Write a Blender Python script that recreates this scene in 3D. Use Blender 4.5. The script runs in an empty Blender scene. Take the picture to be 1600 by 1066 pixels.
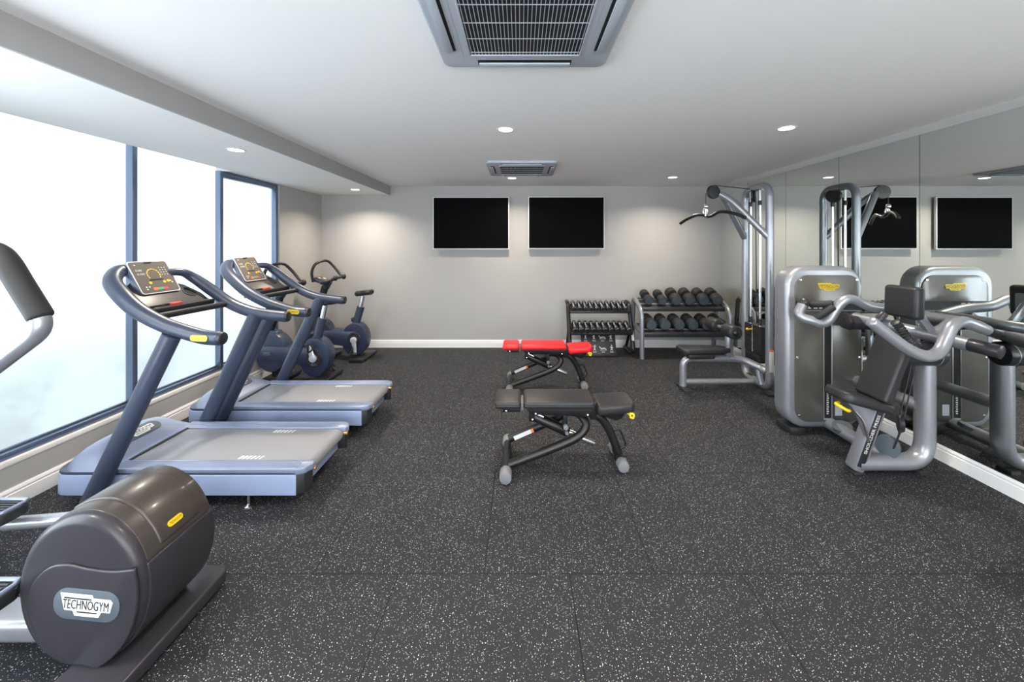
import bpy, bmesh, math, random
from mathutils import Vector, Matrix, Quaternion

random.seed(7)
scn = bpy.context.scene
COL = scn.collection
PI = math.pi

# ------------------------------------------------------------------ camera, light, exposure
FPX, CAM_H, VX, VY = 603.0, 1.905, 813.0, 383.0      # focal length in px, eye height, vanishing point
cam_d = bpy.data.cameras.new('camera')
cam = bpy.data.objects.new('camera', cam_d)
COL.objects.link(cam)
cam.location = (0, 0, CAM_H)
cam.rotation_euler = (PI/2, 0, 0)
cam_d.sensor_fit = 'HORIZONTAL'
cam_d.sensor_width = 36.0
cam_d.lens = 36.0*FPX/1600.0
cam_d.shift_x = (800.0-VX)/1600.0
cam_d.shift_y = -(533.0-VY)/1600.0
cam_d.clip_start = 0.02
scn.camera = cam

SKY = (0.86, 0.94, 1.0)
SKY_STRENGTH = 1.15
PANE_GLOW = 0.30                # daylight scattered by the three frosted panes with shrubs outside
SIDE_FILL = 4.2                 # extra glow added to the left panes out of view, to brighten the room
FRONT_FILL = 3.3                # added fill light: glowing panes on the unseen wall behind the eye
PANE_TINT = (0.80, 0.90, 1.0)
FRONT_FILL_TINT = (0.95, 0.975, 1.0)
LAMP_W = 25.0
LAMP_TINT = (1.0, 0.87, 0.72)

world = bpy.data.worlds.new('overcast_sky')
scn.world = world
world.use_nodes = True
bg = world.node_tree.nodes['Background']
bg.inputs['Color'].default_value = (*SKY, 1)
bg.inputs['Strength'].default_value = SKY_STRENGTH

scn.view_settings.view_transform = 'Standard'
scn.view_settings.look = 'None'
scn.view_settings.gamma = 1.0
scn.view_settings.use_curve_mapping = False
scn.view_settings.exposure = 0.36
scn.cycles.use_denoising = True
scn.cycles.max_bounces = 8
scn.cycles.diffuse_bounces = 5
scn.cycles.caustics_reflective = False
scn.cycles.sample_clamp_indirect = 6.0

# ------------------------------------------------------------------ helpers
def V(*a):
    return Vector(a)

def at(px, py, Y):
    """the point of the place seen at pixel (px, py), Y metres into the room"""
    return Vector(((px-VX)/FPX*Y, Y, CAM_H-(py-VY)/FPX*Y))

def srgb(r, g, b):
    def f(c):
        c /= 255.0
        return c/12.92 if c <= 0.04045 else ((c+0.055)/1.055)**2.4
    return (f(r), f(g), f(b))

MATS = {}
def mat(name, color, rough=0.5, metal=0.0, coat=0.0, spec=0.5, grain=0.0, gscale=60.0, bump=0.0):
    """procedural surface: a principled shader with a little noise in tone, gloss and relief"""
    if name in MATS:
        return MATS[name]
    m = bpy.data.materials.new(name)
    m.use_nodes = True
    nt = m.node_tree
    p = nt.nodes['Principled BSDF']
    p.inputs['Base Color'].default_value = (*color, 1)
    p.inputs['Metallic'].default_value = metal
    p.inputs['Roughness'].default_value = rough
    p.inputs['Specular IOR Level'].default_value = spec
    p.inputs['Coat Weight'].default_value = coat
    p.inputs['Coat Roughness'].default_value = 0.12
    if grain or bump:
        tc = nt.nodes.new('ShaderNodeTexCoord')
        n = nt.nodes.new('ShaderNodeTexNoise')
        n.inputs['Scale'].default_value = gscale
        n.inputs['Detail'].default_value = 4
        nt.links.new(tc.outputs['Object'], n.inputs['Vector'])
        if grain:
            mx = nt.nodes.new('ShaderNodeMix')
            mx.data_type = 'RGBA'
            mx.inputs[6].default_value = (*[c*(1-grain) for c in color], 1)
            mx.inputs[7].default_value = (*[min(1, c*(1+grain)) for c in color], 1)
            nt.links.new(n.outputs['Fac'], mx.inputs[0])
            nt.links.new(mx.outputs[2], p.inputs['Base Color'])
        if bump:
            b = nt.nodes.new('ShaderNodeBump')
            b.inputs['Strength'].default_value = bump
            b.inputs['Distance'].default_value = 0.002
            nt.links.new(n.outputs['Fac'], b.inputs['Height'])
            nt.links.new(b.outputs['Normal'], p.inputs['Normal'])
    MATS[name] = m
    return m

def emit(name, color, strength):
    if name in MATS:
        return MATS[name]
    m = bpy.data.materials.new(name)
    m.use_nodes = True
    nt = m.node_tree
    nt.nodes.remove(nt.nodes['Principled BSDF'])
    e = nt.nodes.new('ShaderNodeEmission')
    e.inputs['Color'].default_value = (*color, 1)
    e.inputs['Strength'].default_value = strength
    nt.links.new(e.outputs[0], nt.nodes['Material Output'].inputs[0])
    MATS[name] = m
    return m

def smooth(pts, n=6):
    """Catmull-Rom through the points"""
    P = [Vector(p) for p in pts]
    P = [2*P[0]-P[1]] + P + [2*P[-1]-P[-2]]
    out = []
    for i in range(1, len(P)-2):
        a, b, c, d = P[i-1], P[i], P[i+1], P[i+2]
        for k in range(n):
            t = k/n
            out.append(0.5*((2*b)+(c-a)*t+(2*a-5*b+4*c-d)*t*t+(3*b-a-3*c+d)*t**3))
    out.append(P[-2].copy())
    return out

def fillet(pts, r, n=7):
    P = [Vector(p) for p in pts]
    out = [P[0]]
    for i in range(1, len(P)-1):
        a, b, c = P[i-1], P[i], P[i+1]
        u, v = (a-b), (c-b)
        rr = min(r, u.length*0.49, v.length*0.49)
        s, e = b+u.normalized()*rr, b+v.normalized()*rr
        for k in range(n+1):
            t = k/n
            out.append(s*(1-t)**2+b*2*t*(1-t)+e*t*t)
    out.append(P[-1])
    return out

def rrect(x0, y0, x1, y1, r, n=6):
    """rounded rectangle outline, counter-clockwise"""
    r = min(r, (x1-x0)*0.499, (y1-y0)*0.499)
    out = []
    for cx, cy, a0 in ((x1-r, y1-r, 0), (x0+r, y1-r, 90), (x0+r, y0+r, 180), (x1-r, y0+r, 270)):
        for k in range(n+1):
            a = math.radians(a0+90*k/n)
            out.append((cx+r*math.cos(a), cy+r*math.sin(a)))
    return out

def ellipse(cx, cy, rx, ry, n=48, a0=0, a1=360):
    full = abs(a1-a0) >= 360
    m = n if full else n+1
    return [(cx+rx*math.cos(math.radians(a0+(a1-a0)*k/n)), cy+ry*math.sin(math.radians(a0+(a1-a0)*k/n))) for k in range(m)]

class MB:
    """collects solids; part()/lone() link the lot as ONE mesh object"""
    def __init__(self):
        self.bm = bmesh.new()

    def _merge(self, b, bevel=0, seg=2, M=None, angle=25):
        bmesh.ops.recalc_face_normals(b, faces=b.faces)
        if bevel > 0:
            ed = [e for e in b.edges if len(e.link_faces) == 2 and e.calc_face_angle(0) > math.radians(angle)]
            bmesh.ops.bevel(b, geom=ed, offset=bevel, segments=seg, profile=0.5, affect='EDGES', clamp_overlap=True)
        if M is not None:
            b.transform(M)
        bmesh.ops.recalc_face_normals(b, faces=b.faces)
        me = bpy.data.meshes.new('tmp')
        b.to_mesh(me)
        b.free()
        self.bm.from_mesh(me)
        bpy.data.meshes.remove(me)
        return self

    def box(self, lo, hi, bevel=0, seg=2, M=None):
        b = bmesh.new()
        lo, hi = Vector(lo), Vector(hi)
        bmesh.ops.create_cube(b, size=1)
        s = hi-lo
        b.transform(Matrix.Translation((lo+hi)/2) @ Matrix.Diagonal((abs(s.x), abs(s.y), abs(s.z), 1)))
        return self._merge(b, bevel, seg, M)

    def obox(self, c, U, W, N, su, sw, sn, bevel=0, seg=2):
        """box centred on c with its own axes U, W, N and sizes su, sw, sn"""
        U, W, N = Vector(U).normalized(), Vector(W).normalized(), Vector(N).normalized()
        M = Matrix(((U.x, W.x, N.x, c[0]), (U.y, W.y, N.y, c[1]), (U.z, W.z, N.z, c[2]), (0, 0, 0, 1)))
        return self.box((-su/2, -sw/2, -sn/2), (su/2, sw/2, sn/2), bevel, seg, M)

    def bar(self, p, q, w, h, up=(0, 0, 1), bevel=0.004):
        """rectangular bar from p to q, w wide and h deep along up"""
        p, q = Vector(p), Vector(q)
        d = q-p
        U = d.normalized()
        W = Vector(up).cross(U)
        if W.length < 1e-4:
            W = Vector((0, 1, 0)).cross(U)
        W.normalize()
        N = U.cross(W)
        return self.obox((p+q)/2, U, W, N, d.length, w, h, bevel)

    def prism(self, poly, O, U, W, depth, bevel=0, seg=2, angle=25):
        """outline poly (u, w) at origin O, extruded by depth along U x W"""
        O, U, W = Vector(O), Vector(U).normalized(), Vector(W).normalized()
        N = U.cross(W).normalized()
        b = bmesh.new()
        A = [b.verts.new(O+U*u+W*w) for u, w in poly]
        B = [b.verts.new(O+U*u+W*w+N*depth) for u, w in poly]
        n = len(poly)
        b.faces.new(A[::-1])
        b.faces.new(B)
        for i in range(n):
            b.faces.new((A[i], A[(i+1) % n], B[(i+1) % n], B[i]))
        return self._merge(b, bevel, seg, None, angle)

    def tube(self, pts, r, seg=16, r2=None, up=None, closed=False, radii=None, cap=0.0):
        """round (or r x r2 oval) tube along the points; cap rounds its ends"""
        P = [Vector(p) for p in pts]
        Q = [P[0]]
        for p in P[1:]:
            if (p-Q[-1]).length > 1e-5:
                Q.append(p)
        P = Q
        n = len(P)
        T = []
        for i in range(n):
            if closed:
                t = P[(i+1) % n]-P[i-1]
            elif i == 0:
                t = P[1]-P[0]
            elif i == n-1:
                t = P[-1]-P[-2]
            else:
                t = (P[i+1]-P[i]).normalized()+(P[i]-P[i-1]).normalized()
            T.append(t.normalized())
        u = Vector(up) if up else (Vector((0, 0, 1)) if abs(T[0].z) < 0.9 else Vector((0, 1, 0)))
        u = (u-T[0]*u.dot(T[0])).normalized()
        rb = r if r2 is None else r2
        b = bmesh.new()
        rings = []
        def ring(c, t, u, k):
            w = t.cross(u)
            return [b.verts.new(c+(u*math.cos(2*PI*j/seg)*rb+w*math.sin(2*PI*j/seg)*r)*k) for j in range(seg)]
        stations = []
        for i in range(n):
            if i:
                ax = T[i-1].cross(T[i])
                if ax.length > 1e-6:
                    u = Quaternion(ax.normalized(), T[i-1].angle(T[i])) @ u
            stations.append((P[i], T[i], u.copy(), radii[i] if radii else 1.0))
        if cap and not closed:
            c0, t0, u0, k0 = stations[0]
            c1, t1, u1, k1 = stations[-1]
            pre = [(c0-t0*cap*math.sin(a), t0, u0, k0*max(0.05, math.cos(a))) for a in (1.45, 1.1, 0.7, 0.35)]
            post = [(c1+t1*cap*math.sin(a), t1, u1, k1*max(0.05, math.cos(a))) for a in (0.35, 0.7, 1.1, 1.45)]
            stations = pre+stations+post
        for s in stations:
            rings.append(ring(*s))
        m = len(rings)
        for i in range(m if closed else m-1):
            A, B = rings[i], rings[(i+1) % m]
            for j in range(seg):
                b.faces.new((A[j], A[(j+1) % seg], B[(j+1) % seg], B[j]))
        if not closed:
            b.faces.new(rings[0][::-1])
            b.faces.new(rings[-1])
        return self._merge(b)

    def cyl(self, p, q, r, r2=None, seg=28, bevel=0.0):
        p, q = Vector(p), Vector(q)
        r2 = r if r2 is None else r2
        L = (q-p).length
        if bevel:
            prof = [(r-bevel, 0), (r-bevel*0.3, bevel*0.3), (r, bevel), (r2, L-bevel), (r2-bevel*0.3, L-bevel*0.3), (r2-bevel, L)]
        else:
            prof = [(r, 0), (r2, L)]
        return self.lathe(prof, p, q-p, seg)

    def lathe(self, prof, O, axis, seg=28, squash=1.0):
        A = Vector(axis).normalized()
        u = Vector((0, 0, 1)) if abs(A.z) < 0.9 else Vector((0, 1, 0))
        u = (u-A*u.dot(A)).normalized()
        w = A.cross(u)
        O = Vector(O)
        b = bmesh.new()
        R = [[b.verts.new(O+A*h+(u*math.cos(2*PI*j/seg)*squash+w*math.sin(2*PI*j/seg))*max(r, 1e-4)) for j in range(seg)] for r, h in prof]
        for i in range(len(R)-1):
            for j in range(seg):
                b.faces.new((R[i][j], R[i][(j+1) % seg], R[i+1][(j+1) % seg], R[i+1][j]))
        b.faces.new(R[0][::-1])
        b.faces.new(R[-1])
        return self._merge(b)

    def ball(self, c, rx, ry=None, rz=None, n=16):
        ry = rx if ry is None else ry
        rz = rx if rz is None else rz
        b = bmesh.new()
        bmesh.ops.create_uvsphere(b, u_segments=n, v_segments=n//2+2, radius=1)
        return self._merge(b, M=Matrix.Translation(c) @ Matrix.Diagonal((rx, ry, rz, 1)))

    def grid(self, rows):
        """skin over rows of points, open at its ends"""
        b = bmesh.new()
        R = [[b.verts.new(p) for p in row] for row in rows]
        for i in range(len(R)-1):
            for j in range(len(R[0])-1):
                b.faces.new((R[i][j], R[i][j+1], R[i+1][j+1], R[i+1][j]))
        return self._merge(b)

    def text(self, body, O, U, W, width, height=None, depth=0.002, bold=0.0):
        """raised lettering: O is its centre, U the reading direction, W its up"""
        cu = bpy.data.curves.new('lettering', 'FONT')
        cu.body = body
        cu.size = 1
        cu.offset = bold
        cu.resolution_u = 3
        cu.align_x, cu.align_y = 'LEFT', 'BOTTOM'
        o = bpy.data.objects.new('lettering', cu)
        COL.objects.link(o)
        dg = bpy.context.evaluated_depsgraph_get()
        me = bpy.data.meshes.new_from_object(o.evaluated_get(dg))
        bpy.data.objects.remove(o)
        bpy.data.curves.remove(cu)
        xs = [v.co.x for v in me.vertices]
        ys = [v.co.y for v in me.vertices]
        x0, x1, y0, y1 = min(xs), max(xs), min(ys), max(ys)
        k = width/(x1-x0)
        ky = k if height is None else height/(y1-y0)
        U, W, O = Vector(U).normalized(), Vector(W).normalized(), Vector(O)
        N = U.cross(W)
        for v in me.vertices:
            v.co = O+U*((v.co.x-(x0+x1)/2)*k)+W*((v.co.y-(y0+y1)/2)*ky)+N*depth
        self.bm.from_mesh(me)
        bpy.data.meshes.remove(me)
        return self

ORG = [Vector((0, 0, 0))]       # base of the thing being built: its parts are stored relative to it

def link(name, mb, m, parent=None, sharp=35):
    me = bpy.data.meshes.new(name)
    mb.bm.to_mesh(me)
    mb.bm.free()
    if parent is not None:
        me.transform(Matrix.Translation(-ORG[0]))
    me.polygons.foreach_set('use_smooth', [True]*len(me.polygons))
    me.set_sharp_from_angle(angle=math.radians(sharp))
    me.materials.append(m)
    o = bpy.data.objects.new(name, me)
    COL.objects.link(o)
    if parent is not None:
        o.parent = parent
    return o

def part(name, mb, m, parent, label=None):
    o = link(name, mb, m, parent)
    if label:
        o['label'] = label
    return o

def thing(name, label, cat, loc, group=None):
    o = bpy.data.objects.new(name, None)
    COL.objects.link(o)
    o.empty_display_size = 0.1
    o.location = loc
    o['label'] = label
    o['category'] = cat
    if group:
        o['group'] = group
    ORG[0] = Vector(loc)
    return o

def structure(name, mb, m, label=None, cat=None, parent=None):
    if parent is None:
        ORG[0] = Vector((0, 0, 0))
    o = link(name, mb, m, parent)
    if parent is None:
        o['kind'] = 'structure'
        if label:
            o['label'] = label
        if cat:
            o['category'] = cat
    return o

def copy_tree(o, parent=None):
    c = o.copy()
    COL.objects.link(c)
    if parent is not None:
        c.parent = parent
    for ch in list(o.children):
        copy_tree(ch, c)
    return c

def dup(o, loc, label, rot=None):
    c = copy_tree(o)
    c.location = loc
    c['label'] = label
    if rot is not None:
        c.rotation_euler = rot
    return c

ORD = ['first', 'second', 'third', 'fourth', 'fifth', 'sixth', 'seventh', 'eighth', 'ninth', 'tenth']

# ------------------------------------------------------------------ materials
def floor_material():
    m = bpy.data.materials.new('speckled_rubber')
    m.use_nodes = True
    nt = m.node_tree
    L = nt.links.new
    p = nt.nodes['Principled BSDF']
    tc = nt.nodes.new('ShaderNodeTexCoord')
    def node(t, **kw):
        n = nt.nodes.new(t)
        for k, v in kw.items():
            setattr(n, k, v)
        return n
    def math_(op, a, b=None, c=None):
        n = node('ShaderNodeMath', operation=op)
        for i, x in enumerate((a, b, c)):
            if x is None:
                continue
            if isinstance(x, (int, float)):
                n.inputs[i].default_value = x
            else:
                L(x, n.inputs[i])
        return n.outputs[0]
    # running-bond seams of one-metre tiles
    mp = node('ShaderNodeMapping')
    mp.inputs['Location'].default_value = (-0.285+9.9, -2.235+9.95, 0)
    L(tc.outputs['Object'], mp.inputs['Vector'])
    br = node('ShaderNodeTexBrick')
    br.offset = 0.5
    br.offset_frequency = 2
    br.inputs['Scale'].default_value = 1.0
    br.inputs['Brick Width'].default_value = 0.99
    br.inputs['Row Height'].default_value = 0.995
    br.inputs['Mortar Size'].default_value = 0.0036
    br.inputs['Mortar Smooth'].default_value = 0.1
    br.inputs['Color1'].default_value = (0.0, 0.0, 0.0, 1)
    br.inputs['Color2'].default_value = (1.0, 1.0, 1.0, 1)
    br.inputs['Mortar'].default_value = (0.5, 0.5, 0.5, 1)
    L(mp.outputs['Vector'], br.inputs['Vector'])
    seam = br.outputs['Fac']
    # flecks of two sizes
    flecks = None
    for scale, keep, size in ((72.0, 0.30, 0.19), (140.0, 0.30, 0.23)):
        vo = node('ShaderNodeTexVoronoi')
        vo.voronoi_dimensions = '2D'
        vo.inputs['Scale'].default_value = scale
        L(tc.outputs['Object'], vo.inputs['Vector'])
        sep = node('ShaderNodeSeparateColor')
        L(vo.outputs['Color'], sep.inputs[0])
        rad = math_('MULTIPLY', math_('SUBTRACT', sep.outputs[0], 1.0-keep), size/keep)
        f = math_('GREATER_THAN', rad, vo.outputs['Distance'])
        f = math_('MULTIPLY', f, math_('MULTIPLY_ADD', sep.outputs[1], 0.45, 0.55))
        flecks = f if flecks is None else math_('MAXIMUM', flecks, f)
    # mottled black rubber
    no = node('ShaderNodeTexNoise')
    no.inputs['Scale'].default_value = 3.0
    no.inputs['Detail'].default_value = 6
    L(tc.outputs['Object'], no.inputs['Vector'])
    base = node('ShaderNodeMix', data_type='RGBA')
    base.inputs[6].default_value = (0.011, 0.012, 0.0145, 1)
    base.inputs[7].default_value = (0.020, 0.021, 0.025, 1)
    tile = math_('MULTIPLY_ADD', br.outputs['Color'], 0.35, math_('MULTIPLY', no.outputs['Fac'], 0.65))
    L(tile, base.inputs[0])
    mix = node('ShaderNodeMix', data_type='RGBA')
    mix.inputs[7].default_value = (0.78, 0.79, 0.81, 1)
    L(base.outputs[2], mix.inputs[6])
    L(flecks, mix.inputs[0])
    mix2 = node('ShaderNodeMix', data_type='RGBA')
    mix2.inputs[7].default_value = (0.004, 0.004, 0.005, 1)
    L(mix.outputs[2], mix2.inputs[6])
    L(seam, mix2.inputs[0])
    L(mix2.outputs[2], p.inputs['Base Color'])
    p.inputs['Roughness'].default_value = 0.7
    p.inputs['Specular IOR Level'].default_value = 0.28
    n2 = node('ShaderNodeTexNoise')
    n2.inputs['Scale'].default_value = 260.0
    L(tc.outputs['Object'], n2.inputs['Vector'])
    h = math_('SUBTRACT', n2.outputs['Fac'], seam)
    bp = node('ShaderNodeBump')
    bp.inputs['Strength'].default_value = 0.5
    bp.inputs['Distance'].default_value = 0.003
    L(h, bp.inputs['Height'])
    L(bp.outputs['Normal'], p.inputs['Normal'])
    return m

def frosted_material(name, glow, tint):
    m = bpy.data.materials.new(name)
    m.use_nodes = True
    nt = m.node_tree
    L = nt.links.new
    nt.nodes.remove(nt.nodes['Principled BSDF'])
    gl = nt.nodes.new('ShaderNodeBsdfPrincipled')
    gl.inputs['Base Color'].default_value = (0.93, 0.97, 0.98, 1)
    gl.inputs['Transmission Weight'].default_value = 1.0
    gl.inputs['Roughness'].default_value = 0.30
    gl.inputs['IOR'].default_value = 1.3
    em = nt.nodes.new('ShaderNodeEmission')
    em.inputs['Color'].default_value = (*tint, 1)
    em.inputs['Strength'].default_value = glow
    ad = nt.nodes.new('ShaderNodeAddShader')
    L(gl.outputs[0], ad.inputs[0])
    L(em.outputs[0], ad.inputs[1])
    L(ad.outputs[0], nt.nodes['Material Output'].inputs[0])
    return m

M_FLOOR = floor_material()
M_FROST = frosted_material('frosted_glass', PANE_GLOW, PANE_TINT)
M_FROST_FILL = frosted_material('frosted_glass_fill_glow', SIDE_FILL, PANE_TINT)
M_FRONT_FILL = frosted_material('front_fill_glow', FRONT_FILL, FRONT_FILL_TINT)
M_WALL = mat('greige_wall_paint', srgb(171, 170, 168), 0.75, grain=0.03, gscale=3, bump=0.03)
M_CEIL = mat('white_ceiling_paint', srgb(243, 242, 240), 0.8, grain=0.01, gscale=2)
M_BASE = mat('white_gloss_trim', srgb(236, 236, 236), 0.4)
M_FRAME = mat('slate_blue_aluminium', srgb(112, 126, 148), 0.3, metal=0.75)
M_LEDGE = mat('white_sill_paint', srgb(232, 230, 226), 0.5)
M_MIRROR = mat('silvered_mirror', (0.89, 0.94, 0.91), 0.0, metal=1.0)
M_SILVER = mat('silver_powder_coat', srgb(150, 153, 160), 0.34, metal=0.55, grain=0.03, gscale=300)
M_CHROME = mat('polished_chrome', (0.80, 0.80, 0.82), 0.2, metal=1.0)
M_BLACK = mat('black_plastic', srgb(34, 35, 38), 0.45, grain=0.06, gscale=200)
M_BLACKM = mat('black_satin_steel', srgb(26, 26, 28), 0.38, metal=0.2)
M_RUBBER = mat('black_rubber', srgb(30, 31, 33), 0.7, grain=0.15, gscale=120, bump=0.2)
M_DISC = mat('slate_end_disc', srgb(74, 84, 92), 0.55, grain=0.05, gscale=90)
M_VINYL = mat('black_vinyl', srgb(41, 41, 44), 0.42, spec=0.35, grain=0.08, gscale=180, bump=0.12)
M_RED = mat('red_vinyl', srgb(214, 22, 34), 0.42, grain=0.05, gscale=180, bump=0.1)
M_GREYPL = mat('grey_end_cap_plastic', srgb(112, 114, 120), 0.5)
M_ANTH = mat('anthracite_body', srgb(46, 45, 50), 0.36, coat=0.1, spec=0.3, grain=0.04, gscale=250)
M_BRONZE = mat('bronze_grey_shell', srgb(58, 53, 50), 0.33, coat=0.15, spec=0.35, grain=0.03, gscale=250)
M_TRD_TUBE = mat('slate_tube_coat', srgb(48, 57, 76), 0.36, grain=0.04, gscale=200)
M_TRD_SKIRT = mat('silver_blue_skirt', srgb(150, 165, 198), 0.42, metal=0.2)
M_TRD_BODY = mat('pale_slate_hood', srgb(124, 134, 158), 0.33, metal=0.2, coat=0.2)
M_BELT = mat('grey_running_belt', srgb(130, 131, 136), 0.5, grain=0.22, gscale=240, bump=0.3)
M_PANEL = mat('taupe_dashboard', srgb(76, 72, 70), 0.4, grain=0.05, gscale=140)
M_FACE = mat('taupe_console_face', srgb(104, 98, 92), 0.22, coat=0.3)
M_TAUPE = mat('taupe_gloss_panel', srgb(80, 78, 74), 0.22, coat=0.4, grain=0.04, gscale=6)
M_SILVERP = mat('pale_silver_bezel', srgb(222, 222, 224), 0.4, metal=0.2)
M_WHITE = mat('white_print', srgb(206, 206, 206), 0.5)
M_YELLOW = mat('yellow_enamel', srgb(222, 192, 14), 0.4)
M_BLUE = mat('navy_bike_shell', srgb(44, 53, 76), 0.38, coat=0.2)
M_SCREEN = mat('black_screen_glass', (0.001, 0.001, 0.0012), 0.45, spec=0.03)
M_ORANGE = mat('orange_print', srgb(226, 122, 60), 0.5)
M_TEAL = mat('teal_print', srgb(52, 160, 130), 0.5)
M_REDP = mat('red_print', srgb(214, 74, 66), 0.5)
M_CREAM = mat('cream_sticker', srgb(226, 212, 190), 0.6)
M_BRASS = mat('brass_bolt', srgb(206, 160, 96), 0.3, metal=0.8)
M_ACGREY = mat('pale_grey_casing', srgb(168, 174, 182), 0.5)
M_DARK = mat('matt_black_void', srgb(14, 13, 13), 0.9)
M_LEAF = mat('leaf_green', srgb(70, 104, 62), 0.6, grain=0.3, gscale=8)
M_GROUND = mat('pale_paving', srgb(108, 122, 122), 0.85, grain=0.1, gscale=4)
M_LAMP = emit('lamp_lens', (1.0, 0.97, 0.92), 9.0)

def logo_outline(w, h):
    """stepped name-plate outline, centred"""
    pts = [(0.0, 1.0), (0.60, 1.0), (0.63, 0.86), (0.95, 0.86), (1.0, 0.74), (0.965, 0.26), (0.80, 0.26), (0.76, 0.0), (0.30, 0.0), (0.26, 0.22), (0.10, 0.22), (0.06, 0.5)]
    return [((x-0.5)*w, (y-0.5)*h) for x, y in pts]

def name_plate(parent, O, U, W, w, h, plate, ink, th=0.003):
    """TECHNOGYM name plate lying on a surface, U reading direction, W up"""
    U, W = Vector(U).normalized(), Vector(W).normalized()
    N = U.cross(W)
    pl = part('name_plate', MB().prism(logo_outline(w, h), O, U, W, th), plate, parent)
    b = MB()
    for q in (-0.0022, 0.0022):      # struck twice for weight
        b.text('TECHNOGYM', Vector(O)+N*th+W*h*0.03+U*w*q, U, W, w*0.87, h*0.43, 0.0008+q*0.02)
    b.prism([(-w*0.42, h*0.33), (w*0.10, h*0.33), (w*0.10, h*0.27), (-w*0.42, h*0.27)], Vector(O)+N*th, U, W, 0.0006)
    b.prism([(-w*0.16, -h*0.28), (w*0.22, -h*0.28), (w*0.22, -h*0.34), (-w*0.16, -h*0.34)], Vector(O)+N*th, U, W, 0.0006)
    part('lettering', b, ink, pl)
    return pl

# ------------------------------------------------------------------ the room
YF, YB = -2.6, 7.18             # wall behind the eye, back wall
XL, XR = -3.70, 3.715
structure('floor', MB().box((-4.0, YF-0.1, -0.12), (3.95, YB+0.12, 0.0)), M_FLOOR, 'black rubber tile floor with white flecks', 'floor')
structure('ceiling', MB().box((-2.43, YF-0.1, 3.0), (3.95, YB+0.12, 3.12)), M_CEIL, 'smooth white ceiling', 'ceiling')
b = MB().box((-3.635, YF-0.1, 2.834), (-2.437, YB+0.12, 3.12))
b.box((-3.98, 4.845, 2.834), (-3.635, YB+0.12, 3.12))
b.box((-3.98, YF-0.1, 3.06), (-3.635, 4.845, 3.12))
structure('ceiling_bulkhead', b, M_CEIL, 'dropped white ceiling band along the windows', 'ceiling')
structure('trim_1', MB().box((-2.437, YF-0.1, 2.834), (-2.417, YB, 3.0)), M_WALL, 'blue-grey fascia of the dropped ceiling band', 'trim')
structure('trim_2', MB().box((3.712, YF, 2.93), (3.74, YB, 3.0)), M_WALL, 'pale strip between mirrors and ceiling', 'trim')
structure('wall_back', MB().box((-4.0, YB, 0), (3.95, YB+0.12, 3.0)), M_WALL, 'greige wall behind the screens', 'wall')
structure('wall_right', MB().box((3.73, YF, 0), (3.85, YB, 3.0)), M_WALL, 'wall that carries the mirrors', 'wall')
b = MB().box((-3.88, YF, 0), (XL, YB, 0.305))
b.box((-3.88, 6.06, 0.305), (XL, YB, 2.834))
b.box((-3.88, YF, 0.305), (XL, -0.62, 3.06))
structure('wall_left', b, M_WALL, 'greige wall below and beside the windows', 'wall')
b = MB().box((-4.0, YF-0.12, 0), (3.95, YF, 0.3)).box((-4.0, YF-0.12, 2.8), (3.95, YF, 3.0)).box((-4.0, YF-0.12, 0.3), (-2.4, YF, 2.8)).box((3.4, YF-0.12, 0.3), (3.95, YF, 2.8))
structure('wall_front', b, M_WALL, 'greige wall facing the screens', 'wall')
b = MB()
for k in range(6):
    b.box((-2.4+1.152*k-0.02, YF-0.08, 0.3), (-2.4+1.152*k+0.02, YF-0.01, 2.8), 0.003)
b.box((-2.4, YF-0.08, 0.3), (3.4, YF-0.01, 0.35), 0.003).box((-2.4, YF-0.08, 2.75), (3.4, YF-0.01, 2.8), 0.003)
w = structure('window_7', b, M_FRAME, 'added glowing fill glazing in the unseen wall facing the screens', 'window')  # invented glazing, put in behind the eye as general fill light
for k in range(5):
    link('glass_pane', MB().box((-2.375+1.152*k, YF-0.05, 0.35), (-2.4+1.152*(k+1)-0.025, YF-0.042, 2.75)), M_FRONT_FILL, w)  # these panes glow only to light the room
structure('trim_3', MB().box((-3.88, -0.62, 0.305), (-3.695, 6.06, 0.345), 0.004), M_LEDGE, 'white ledge under the windows', 'trim')

def baseboard(name, a, bb, normal):
    """moulded skirting from a to bb on the floor, facing normal"""
    a, bb, n = Vector(a), Vector(bb), Vector(normal)
    prof = [(0, 0), (0.018, 0), (0.018, 0.098), (0.013, 0.103), (0.013, 0.112), (0.017, 0.116), (0.015, 0.128), (0.007, 0.14), (0, 0.14)]
    d = (bb-a)
    if n.cross(Vector((0, 0, 1))).dot(d) < 0:
        a, bb, d = bb, a, -d
    structure(name, MB().prism(prof, a, n, (0, 0, 1), d.length), M_BASE, 'white moulded baseboard', 'baseboard')
baseboard('baseboard_back', (XL, YB, 0), (3.70, YB, 0), (0, -1, 0))
baseboard('baseboard_left', (XL, YF, 0), (XL, YB-0.018, 0), (1, 0, 0))
baseboard('baseboard_right', (3.72, YF, 0), (3.72, YB-0.018, 0), (-1, 0, 0))

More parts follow.
